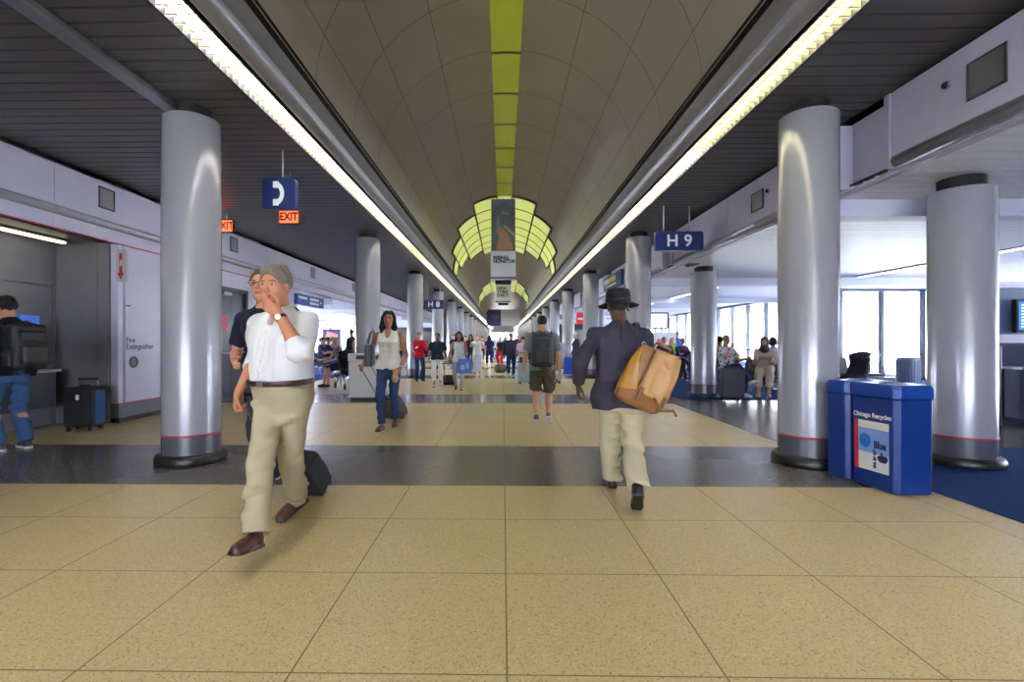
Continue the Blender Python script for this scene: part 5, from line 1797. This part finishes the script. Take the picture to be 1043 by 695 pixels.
# ------------------------------------------------------------------ white litter bin by the second left column
t = thing('litter_bin', 'tall white litter bin in front of the second left column', 'bin', (-2.92, 10.92, 0))
MB().rbox(-0.43,0.43,-0.19,0.19,0.06,0.82,0.05,axis='z').build('bin_body', mat('litter_white', rgb(205,204,208), 0.35), t)
MB().rbox(-0.44,0.44,-0.20,0.20,0.835,1.01,0.05,axis='z').build('bin_top', mat('litter_white', rgb(205,204,208), 0.35), t, bevel=0.012)
MB().rbox(-0.40,0.40,-0.17,0.17,0.0,0.06,0.04,axis='z').build('bin_base', M_rubber, t)
MB().box(-0.25,0.25,-0.204,-0.195,0.88,0.97).build('flap', M_dtrim, t)

# ------------------------------------------------------------------ gate seating
M_seat = mat('seat_vinyl', rgb(56,58,66), 0.38)
M_chr = mat('seat_chrome', rgb(170,172,178), 0.2, metal=0.9)
def bench(label, loc, rz, n, sp=0.60, group='gate seating benches'):
    """beam seating, sitters face local -y"""
    t = thing('bench_seat', label, 'bench', (loc[0], loc[1], 0.008), R(rz), group)
    L = n*sp
    MB().rbox(-L/2,L/2,-0.03,0.03,0.30,0.36,0.012,axis='x').build('beam', M_chr, t)
    for x in ((-L/2+0.3), (L/2-0.3)):
        mb = MB(); mb.rbox(x-0.02,x+0.02,-0.28,0.28,0.0,0.035,0.012,axis='y'); mb.build('foot', M_chr, t)
        MB().rbox(x-0.022,x+0.022,-0.03,0.03,0.03,0.31,0.01,axis='z').build('leg', M_chr, t)
    for i in range(n):
        x = -L/2+sp*(i+0.5)
        MB().rbox(x-0.26,x+0.26,-0.26,0.20,0.375,0.435,0.04,axis='z').build('seat', M_seat, t, bevel=0.02, segs=3)
        Mx = Matrix.Translation((x,0.20,0.44))@Matrix.Rotation(R(-14),4,'X')
        MB().rbox(-0.26,0.26,-0.02,0.035,0.0,0.40,0.05,axis='y',M=Mx).build('backrest', M_seat, t, bevel=0.015, segs=3)
    for i in range(n+1):
        x = -L/2+sp*i
        MB().tube([(x,-0.20,0.36),(x,-0.20,0.60),(x,0.16,0.62),(x,0.18,0.40)], 0.014, n=8).build('armrest', M_chr, t)
    return t

# ------------------------------------------------------------------ people further off
def walk(H, ph=1, st=.26, arms=(None,None)):
    f = {'R': (.075, st*ph, 0 if ph > 0 else .07, 5, 6 if ph > 0 else -28), 'L': (-.075, -st*ph, 0 if ph < 0 else .07, -5, 6 if ph < 0 else -28)}
    h = {'R': arms[1] or dict(ang=(-18*ph,8,16)), 'L': arms[0] or dict(ang=(18*ph,8,16))}
    return dict(feet=f, hands=h, pelvis=(0,0,.512*H))
def stand(H, arms=(None,None)):
    return dict(feet={'R': (.10,.02,0,10,0), 'L': (-.10,0,0,-10,0)}, hands={'R': arms[1] or dict(ang=(4,8,18)), 'L': arms[0] or dict(ang=(2,8,22))})
def sitp(H, z=0.63, dx=0, cross=False, fwd=0.46, lean=-8, arms=(None,None)):
    f = {'R': (.10+dx,fwd,0,8,0), 'L': (-.10+dx,fwd-.04,0,-8,0)}
    if cross: f['R'] = (-.16+dx,fwd+.10,.30,-6,18)
    h = {'R': arms[1] or dict(ang=(30,6,62)), 'L': arms[0] or dict(ang=(32,6,58))}
    return dict(feet=f, hands=h, pelvis=(0,0,z), lean=lean, sit=True)
def far(label, px, fy, ty, hd, pose, skin_c, top, bottom, shoes, hair, fem=False, Y=None, H=None, group=None, head=(0,0,0), belly=0, wide=1.0, z0=0.0, h=None):
    if Y is None: Y = 651.5/(fy-347.5)
    if H is None: H = min(1.9, max(1.5, EYE+(347.5-ty)/509*Y+.02))
    X = at(px, 347.5, Y).x
    kw = pose(H) if callable(pose) else dict(pose)
    kw.setdefault('head', head)
    fig = Figure(H, female=fem, belly=belly, wide=wide, **kw)
    p = person(label, (X, Y, z0), hd, fig, h or min(.016, .0035+.00075*Y), skin_c, top, bottom, shoes, hair, group, detail=Y < 17)
    return p, fig, (X, Y, z0)
T_ = lambda c, **k: dict(col=c, **k)
SH = dict(col=(40,36,36))
# -- walking towards the camera on the left half of the aisle
far('woman in a bright red top and flared jeans standing by the third left column', 427, 388.5, 338, 205, lambda H: stand(H, (dict(ang=(38,6,80)), dict(ang=(36,6,70)))), (205,150,124),
    T_((206,34,66), sleeve=1.6, hem=-.06, loose=.014), T_((48,74,120), loose=.014, flare=.035, length=1.98, name='jeans'), SH, dict(style='bun', col=(120,84,52)), True, wide=1.05)
far('woman in a dark top and white cropped trousers beside the girl with the blue bag', 445.5, 394, 338, 185, lambda H: walk(H, 1, .2, (dict(ang=(12,14,30)), dict(ang=(14,10,40)))), (150,106,84),
    T_((44,52,72), sleeve=.7, hem=-.03, loose=.022, armloose=.03), T_((226,222,224), loose=.022, length=1.72), dict(col=(206,196,186), style='flat'), dict(style='bun', col=(30,26,28)), True, belly=.03, wide=1.1)
g, gf, gl = far('girl with long dark hair in a pale top and grey trousers carrying a blue bag', 467.5, 397.5, 336.5, 182, lambda H: walk(H, -1, .2, (dict(ang=(22,8,70), curl=.9), dict(ang=(-6,20,8), curl=.9))), (156,108,84),
    T_((206,220,214), sleeve=0.0, hem=-.05, loose=.012), T_((164,164,176), loose=.012, length=1.97), dict(col=(120,84,72), style='flat'), dict(style='long', col=(30,22,24)), True)
hv = rot('Z',182)@(gf.Wr['L']+gf.Hd['L'][0]*.08)+V(*gl)
shopping_bag('glossy blue shopping bag carried by the girl in the pale top', (hv[0]-.02, hv[1]-.03, hv[2]-.50), 2, .36, .36, .12, (24,76,190), pattern=(120,160,225))
shopping_bag('pale white carrier bag hanging beside the blue shopping bag', (hv[0]+.29, hv[1]+.02, hv[2]-.46), 20, .22, .38, .10, (206,216,232))
hv = rot('Z',182)@(gf.Wr['R']+gf.Hd['R'][0]*.08)+V(*gl)
wp = V(*gnd(458.5, 391)); wp[2] = 0
dv = hv-wp; hor = math.hypot(dv[0], dv[1])
rolling_suitcase('black suitcase pulled by the girl in the pale top', tuple(wp), math.degrees(math.atan2(-dv[0], dv[1])), math.degrees(math.atan2(hor, dv[2]))-4, .38, .46, .24, (26,24,28), max(.15, math.sqrt(hor*hor+dv[2]**2)-.52))
# -- knot of travellers further back
far('man in a white shirt and cream shorts facing the camera far down the aisle', 486, 380.5, 340, 180, lambda H: walk(H, 1, .2, (dict(ang=(60,20,60)), dict(ang=(55,20,70)))), (196,146,118),
    T_((226,226,234), sleeve=.7, hem=-.06, loose=.02), T_((216,200,176), loose=.03, length=.95, name='shorts'), SH, dict(style='short', col=(150,120,90)))
far('woman with long dark hair in a navy outfit walking away far down the aisle', 498.6, 375.5, 341, 10, lambda H: walk(H, -1, .2), (196,150,126),
    T_((40,40,92), sleeve=.6, hem=-.12, loose=.02, flare=.02), T_((40,42,90), loose=.014, length=1.5), dict(col=(200,170,150), style='flat'), dict(style='long', col=(38,26,24)), True)
b, bf, bl = far('broad man in a dark jumper, blue jeans and grey hat far down the aisle', 520.5, 383.5, 338.5, -4, lambda H: walk(H, 1, .14, (dict(ang=(4,12,10), curl=.9), dict(ang=(2,14,12), curl=.9))), (180,130,106),
    T_((56,62,82), sleeve=1.85, hem=-.06, loose=.028, armloose=.022, name='jumper'), T_((38,72,128), loose=.026, length=1.97, name='jeans'), dict(col=(70,60,60), sole=(220,220,220)), dict(style='crop', col=(120,110,100)), wide=1.12, belly=.03)
Mh = Matrix.Translation(Vector(bf.hp(0,-.03,.2)))
kk = bf.hh
MB().lathe([(0.3*kk,-.03*kk),(.75*kk,-.06*kk),(.75*kk,-.03*kk),(.46*kk,.02*kk),(.42*kk,.30*kk),(.25*kk,.36*kk),(0,.34*kk)], n=24, M=Mh).build('hat', cloth(150,146,140), b)
hv = rot('Z',-4)@(bf.Wr['L']+bf.Hd['L'][0]*.08)+V(*bl)
dz = hv[2]-.10
t = thing('duffel_bag', 'olive and red duffel bag hanging beside the man in the grey hat', 'bag', (hv[0]-.10, hv[1]-.05, max(.27, hv[2]-.36)), R(70))
q = Sdf(); q.u(p_cone(V(-.22,0,0), V(.22,0,-.02), .15,.16)); q.folds(.008,3,14)
sdf_obj('bag_body', q, V(-.5,-.3,-.3), V(.5,.3,.3), .014, [mat('duffel_olive', rgb(86,96,72), .7), mat('duffel_red', rgb(176,40,48), .6)], t, lambda C: (C[:,0] > .12).astype(int))
MB().tube([(-.12,0,.13),(-.08,0,.30),(.08,0,.30),(.12,0,.13)], .010, n=8).build('handle', mat('duffel_olive', rgb(86,96,72), .7), t)
far('person in a black top and red trousers standing far down the aisle', 509.6, 372, 345, 160, lambda H: stand(H), (190,140,116),
    T_((36,34,40), sleeve=.7, hem=-.03, loose=.02), T_((190,36,48), loose=.03, length=1.9), SH, dict(style='bun', col=(50,36,30)), True)
far('man in a pink shirt half hidden by the backpack man, pushing a luggage cart', 533, 385, 343, 5, lambda H: walk(H, 1, .15, (dict(ang=(30,6,40)), dict(ang=(30,6,40)))), (190,140,116),
    T_((214,188,206), sleeve=.7, hem=-.04, loose=.02), T_((44,46,62), loose=.02, length=1.95), SH, dict(style='crop', col=(40,34,32)))
rolling_suitcase('tall pale blue hard suitcase standing by the man in the pink shirt', tuple(gnd(534, 391)), 10, 0, .40, .62, .26, (150,180,196), .30, side=(60,66,80))
far('bald man in a mauve shirt and beige trousers on the right of the aisle', 568.5, 391, 340, 12, lambda H: walk(H, 1, .12, (dict(ang=(6,10,20)), dict(ang=(8,16,14), curl=.9))), (206,150,128),
    T_((180,170,196), sleeve=.7, hem=-.05, loose=.022), T_((190,170,140), loose=.024, length=1.95), SH, dict(style='thin', col=(190,170,150)))
shopping_bag('plain blue shopping bag held by the bald man on the right of the aisle', (1.93, 14.80, .30), 8, .30, .50, .14, (24,70,190))
far('grey haired woman in a dark cardigan standing by the third right column', 587, 384, 338.5, 100, lambda H: stand(H), (206,160,138),
    T_((74,72,96), sleeve=1.85, hem=-.12, loose=.026, name='cardigan'), T_((60,58,70), loose=.02, length=1.95), SH, dict(style='bob', col=(206,206,206)), True)
# distant crowd at the end of the aisle
cr = [(474,371,344,(206,60,90),(40,40,50),180,'rose pink top'),(479.5,376,343,(36,36,44),(50,60,90),175,'black top'),(491,367,345,(200,120,150),(60,60,70),0,'dusty pink top'),(504,366,345,(206,208,214),(70,90,130),180,'pale grey top'),
      (515,366,344.5,(120,150,170),(40,44,60),0,'light blue top'),(526,365,344,(90,60,60),(60,60,64),185,'maroon top'),(540,368,344,(196,196,200),(40,40,50),-5,'white top'),(471,366,345,(70,110,150),(40,44,50),0,'steel blue top'),
      (546,366,345,(60,90,60),(110,100,80),170,'green top'),(462.5,370,344,(30,34,50),(44,44,54),190,'navy top'),(487,364,345.5,(160,80,60),(50,50,60),180,'rust orange top'),(509,363,345.5,(206,196,170),(60,60,60),5,'cream top'),
      (519.5,362.5,345.5,(44,46,60),(44,44,50),180,'charcoal top'),(531.5,363,345.5,(186,60,60),(60,64,80),0,'red top')]
for i, (px, fy, ty, c1, c2, hd_, nm) in enumerate(cr):
    far('distant traveller in a %s in the crowd at the aisle end' % nm, px, fy, ty, hd_, lambda H: walk(H, 1 if i % 2 else -1, .2), ((196,146,118),(120,82,64),(214,168,142))[i % 3],
        T_(c1, sleeve=.7 if i % 2 else 1.85, hem=-.05, loose=.02), T_(c2, loose=.022, length=1.95), SH, dict(style=('short','long','bun')[i % 3], col=((36,30,28),(90,64,44),(150,140,130))[(i//2) % 3]), i % 3 > 0, H=1.62+.03*(i % 6), group='distant crowd at the end of the aisle')

# ------------------------------------------------------------------ seated travellers, right gate
bench('front bench right of the second gate column, facing the aisle', (6.17, 11.95), 0, 3, .88)
bench('bench backing on to the front one, facing the windows', (6.28, 12.78), 180, 3, .69)
bench('grey bench seen from the back between the tan bag and the second gate column', (4.62, 13.7), 180, 1)
bench('bench of sitters facing the aisle beyond the grey bench', (6.125, 16.4), 0, 4, .59)
bench('bench of sitters further back behind the green topped woman', (5.95, 17.7), 0, 3)
bench('rear bench beyond the glass doors side of the gate', (9.2, 13.2), 0, 2)
ZS = .008
M_pat = cloth(150,150,160).copy(); M_pat.name = 'patterned_cloth'
nt_ = M_pat.node_tree
v_ = nt_.nodes.new('ShaderNodeTexVoronoi'); v_.inputs['Scale'].default_value = 16
cr_ = nt_.nodes.new('ShaderNodeValToRGB'); cr_.color_ramp.interpolation = 'CONSTANT'
cr_.color_ramp.elements[0].color = rgb(60,60,76); cr_.color_ramp.elements[1].color = rgb(212,210,214); cr_.color_ramp.elements[1].position = .38
tc_ = nt_.nodes.new('ShaderNodeTexCoord')
nt_.links.new(tc_.outputs['Object'], v_.inputs['Vector']); nt_.links.new(v_.outputs['Distance'], cr_.inputs[0])
nt_.links.new(cr_.outputs[0], nt_.nodes['Principled BSDF'].inputs['Base Color'])
far('seated man in a black and white patterned shirt with his legs crossed', 741, 400, 352, 196, lambda H: sitp(H, cross=True, arms=(dict(ang=(32,6,58)), dict(to=(.07,.19,1.12), pole=(.5,.4,-1)))), (186,136,112), T_(M_pat, sleeve=.75, hem=-.02, loose=.024), T_((40,48,78), loose=.024, length=1.95), dict(col=(206,214,190), sole=(220,220,220)), dict(style='thin', col=(150,130,116)), Y=11.78, H=1.74, z0=ZS)
far('woman in cream clothes and a dark headscarf sitting hunched on the front bench', 779, 402, 352, 150, lambda H: sitp(H, lean=12, arms=(dict(ang=(40,4,80)), dict(ang=(40,4,80)))), (196,150,126), T_((196,176,160), sleeve=1.8, hem=-.06, loose=.03), T_((206,190,166), loose=.034, length=1.6), dict(col=(190,120,80), style='flat'), dict(style='scarf', name='headscarf', col=(60,46,64)), True, Y=11.78, H=1.66, z0=ZS)
far('woman in a pink top sitting behind the man in the patterned shirt', 732, 395, 350, 10, lambda H: sitp(H), (150,104,84), T_((206,84,120), sleeve=.7, hem=-.02, loose=.02), T_((60,60,80), loose=.02), SH, dict(style='bun', col=(50,36,40)), True, Y=12.95, H=1.70, z0=ZS)
far('dark haired traveller in a mauve top on the bench behind the woman in cream', 786, 395, 353, 0, lambda H: sitp(H), (150,104,84), T_((186,120,170), sleeve=.7, hem=-.02, loose=.02), T_((60,60,80), loose=.02), SH, dict(style='bob', col=(40,32,44)), True, Y=12.95, H=1.66, z0=ZS)
far('seated bald man in a dark jacket just right of the tan bag', 677, 395, 350, 175, lambda H: sitp(H), (196,140,124), T_((70,66,90), sleeve=1.8, hem=-.02, loose=.024), T_((60,60,72), loose=.02), SH, dict(style='thin', col=(150,130,120)), Y=16.2, H=1.74, z0=ZS)
far('seated fair haired woman in a bright green top at the right gate', 685.5, 395, 351, 178, lambda H: sitp(H), (214,170,140), T_((150,206,70), sleeve=.7, hem=-.02, loose=.02), T_((70,74,100), loose=.02), SH, dict(style='long', col=(190,160,100)), True, Y=17.5, H=1.68, z0=ZS)
far('seated woman in a purple top at the right gate beside the column', 695.5, 395, 351, 182, lambda H: sitp(H), (206,156,130), T_((72,60,104), sleeve=1.6, hem=-.02, loose=.024), T_((70,60,80), loose=.02), SH, dict(style='bun', col=(190,140,80)), True, Y=16.2, H=1.66, z0=ZS)
far('traveller in a bright blue shirt standing beyond the seated row at the right gate', 690, 372, 342, 170, lambda H: stand(H), (150,104,84), T_((30,110,190), sleeve=.7, hem=-.04, loose=.02), T_((50,56,80), loose=.02), SH, dict(style='short', col=(60,40,50)), Y=24, H=1.72, z0=ZS)
rolling_suitcase('large dark grey suitcase standing in front of the man in the patterned shirt', (4.99, 11.0, .008), 175, 0, .46, .66, .28, (66,66,78), .04)
t = thing('monitor_stand', 'white gate information screen on a post among the seated travellers', 'monitor', (5.7, 18.7, .008))
MB().rbox(-.45,.45,-.05,.05,1.72,2.34,.04,axis='y').build('screen_case', M_dtrim, t)
MB().box(-.38,.38,-.056,-.051,1.78,2.28).build('screen', mat('info_screen', rgb(220,226,236), .2, emit=rgb(214,224,240), estr=.8), t)
MB().rbox(-.37,-.31,-.04,.04,.02,1.73,.01,axis='z').build('post', M_dtrim, t)
MB().rbox(-.55,-.12,-.2,.2,0,.02,.03,axis='z').build('foot', M_dtrim, t)
for i, (x, y, c, lab) in enumerate(((4.95, 19.5, (206,70,80), 'red and white advert board under the gate information screen'), (6.35, 19.8, (214,120,130), 'pink advert board right of the gate information screen'))):
    t = thing('advert_board', lab, 'board', (x, y, .008))
    MB().rbox(-.45,.45,-.05,.05,.05,1.62,.03,axis='y').build('board', mat('advert_white', rgb(226,228,236), .4), t)
    mb = MB(); mb.box(-.3,-.05,-.056,-.051,.7,1.35); mb.build('advert_block', mat('advert_%d' % i, rgb(*c), .4), t)
    mb = MB(); mb.box(.05,.32,-.056,-.051,.5,.95); mb.build('advert_panel', mat('advert_blue', rgb(60,90,170), .4), t)
    for sx in (-1,1): MB().box(sx*.35-.04,sx*.35+.04,-.2,.2,0,.05).build('foot', M_dtrim, t)
# stroller and ribbed bin by the glass doors
t = thing('stroller', 'folded black stroller seat behind the recycling bins', 'stroller', (8.1, 11.6, .008), R(-60))
q = Sdf(); q.u(p_box(V(0,.10,.66), V(.20,.05,.27), .04, rot('X',-28))); q.u(p_box(V(0,-.14,.45), V(.20,.22,.05), .04, rot('X',12)), .04); q.u(p_ell(V(0,.16,.93), V(.21,.26,.07), rot('X',18)), .03)
sdf_obj('seat_hood', q, V(-.4,-.5,.2), V(.4,.5,1.2), .012, cloth(34,34,42), t)
for sx in (-1,1):
    MB().tube([(sx*.22,-.35,.12),(sx*.22,.12,.62),(sx*.20,.34,1.02)], .013, n=8).build('frame_tube', M_dtrim, t)
    MB().tube([(sx*.22,.30,.12),(sx*.22,-.10,.55)], .012, n=8).build('rear_tube', M_dtrim, t)
    for yy in (-.35,.30):
        Mx = Matrix.Translation((sx*.25,yy,.09))@Matrix.Rotation(R(90),4,'Y')
        MB().lathe([(0,-.015),(.075,-.015),(.09,-.006),(.09,.006),(.075,.015),(0,.015)], n=20, M=Mx).build('wheel', M_rubber, t)
MB().tube([(-.20,.34,1.02),(-.1,.37,1.05),(.1,.37,1.05),(.20,.34,1.02)], .014, n=8).build('handle', M_dtrim, t)
t = thing('ribbed_bin', 'grey ribbed litter bin by the glass doors on the right', 'bin', (12.0, 15.0, .008))
MB().lathe([(0,0),(.28,0),(.28,.72),(.27,.75),(0,.75)], n=40).build('bin_body', mat('ribbed_grey', rgb(112,120,142), .4), t)
for k in range(24):
    a = 2*pi*k/24
    MB().box(.275,.295,-.02,.02,.03,.70,M=Matrix.Rotation(a,4,'Z')).build('rib', mat('ribbed_grey', rgb(112,120,142), .4), t)
MB().lathe([(0,.755),(.22,.755),(.25,.78),(.29,.78),(.29,.75)], n=40).build('rim', M_dtrim, t)

# ------------------------------------------------------------------ left gate
bench('left gate bench facing the aisle, nearest the white litter bin', (-6.9, 19.3), 90, 3)
bench('left gate bench further back with dark figures', (-8.6, 22.4), 90, 4)
far('seated woman with grey hair in a sleeveless top and dark shorts beside a stroller', 347.5, 398, 347, 130, lambda H: sitp(H, lean=14, arms=(dict(ang=(40,8,50)), dict(ang=(44,8,50)))), (206,156,136), T_((150,130,150), sleeve=.3, hem=-.02, loose=.02), T_((36,38,60), loose=.03, length=.95, name='shorts'), SH, dict(style='bob', col=(186,160,140)), True, Y=14.2, H=1.70)
t = thing('bench_seat', 'single black seat under the grey haired woman by the litter bin', 'bench', (at(347.5,347.5,14.2).x+.08, 14.27, 0), R(310))
MB().rbox(-.26,.26,-.24,.22,.36,.425,.04,axis='z').build('seat', M_seat, t, bevel=.02)
MB().rbox(-.26,.26,.22,.26,.42,.82,.04,axis='y').build('backrest', M_seat, t, bevel=.012)
for sx in (-1,1):
    for yy in (-.2,.2): MB().tube([(sx*.22,yy,0),(sx*.22,yy,.37)], .014, n=8).build('leg', M_chr, t)
t = dup(bpy.data.objects['stroller']); t.location = (-4.15, 13.35, 0); t.rotation_euler = (0,0,R(40)); t['label'] = 'low black stroller at the feet of the grey haired seated woman'
for i, (px, Y, c, lab) in enumerate(((329.2, 18.7, (70,72,110), 'seated traveller in a slate blue shirt at the left gate'), (334.9, 19.3, (44,46,70), 'seated traveller in a navy shirt at the left gate behind the slate one'), (340.3, 19.9, (120,110,150), 'seated traveller in a lilac shirt at the left gate, furthest of the row'))):
    far(lab, px, 0, 0, -90, lambda H: sitp(H), (190,140,116), T_(c, sleeve=.7, hem=-.02, loose=.02), T_((40,70,130), loose=.02), SH, dict(style='short', col=(60,46,42)), Y=Y, H=1.72, z0=ZS)
far('standing traveller in black looking out near the second left column', 358.5, 375, 341, 60, lambda H: stand(H), (150,104,84), T_((40,40,60), sleeve=1.8, hem=-.05, loose=.02), T_((40,42,60), loose=.02), SH, dict(style='short', col=(30,26,26)), Y=19.0, H=1.74, z0=ZS)
t = thing('advert_board', 'tall purple poster board standing in the left gate area', 'board', (at(337.5,350,24.0).x, 24.0, .008))
MB().rbox(-.42,.42,-.05,.05,.06,1.86,.03,axis='y').build('board', mat('poster_purple', rgb(88,66,112), .4), t)
mb = MB(); mb.add([(-.3,-.053,1.1),(.3,-.053,1.0),(.34,-.053,1.6),(-.2,-.053,1.75)], [(0,1,2,3)]); mb.build('poster_patch', mat('poster_peach', rgb(206,150,130), .4), t)
mb = MB(); mb.box(-.34,.34,-.053,-.051,.3,.75); mb.build('poster_block', mat('poster_dark', rgb(50,44,70), .4), t)
for sx in (-1,1): MB().box(sx*.3-.04,sx*.3+.04,-.2,.2,0,.06).build('foot', M_dtrim, t)
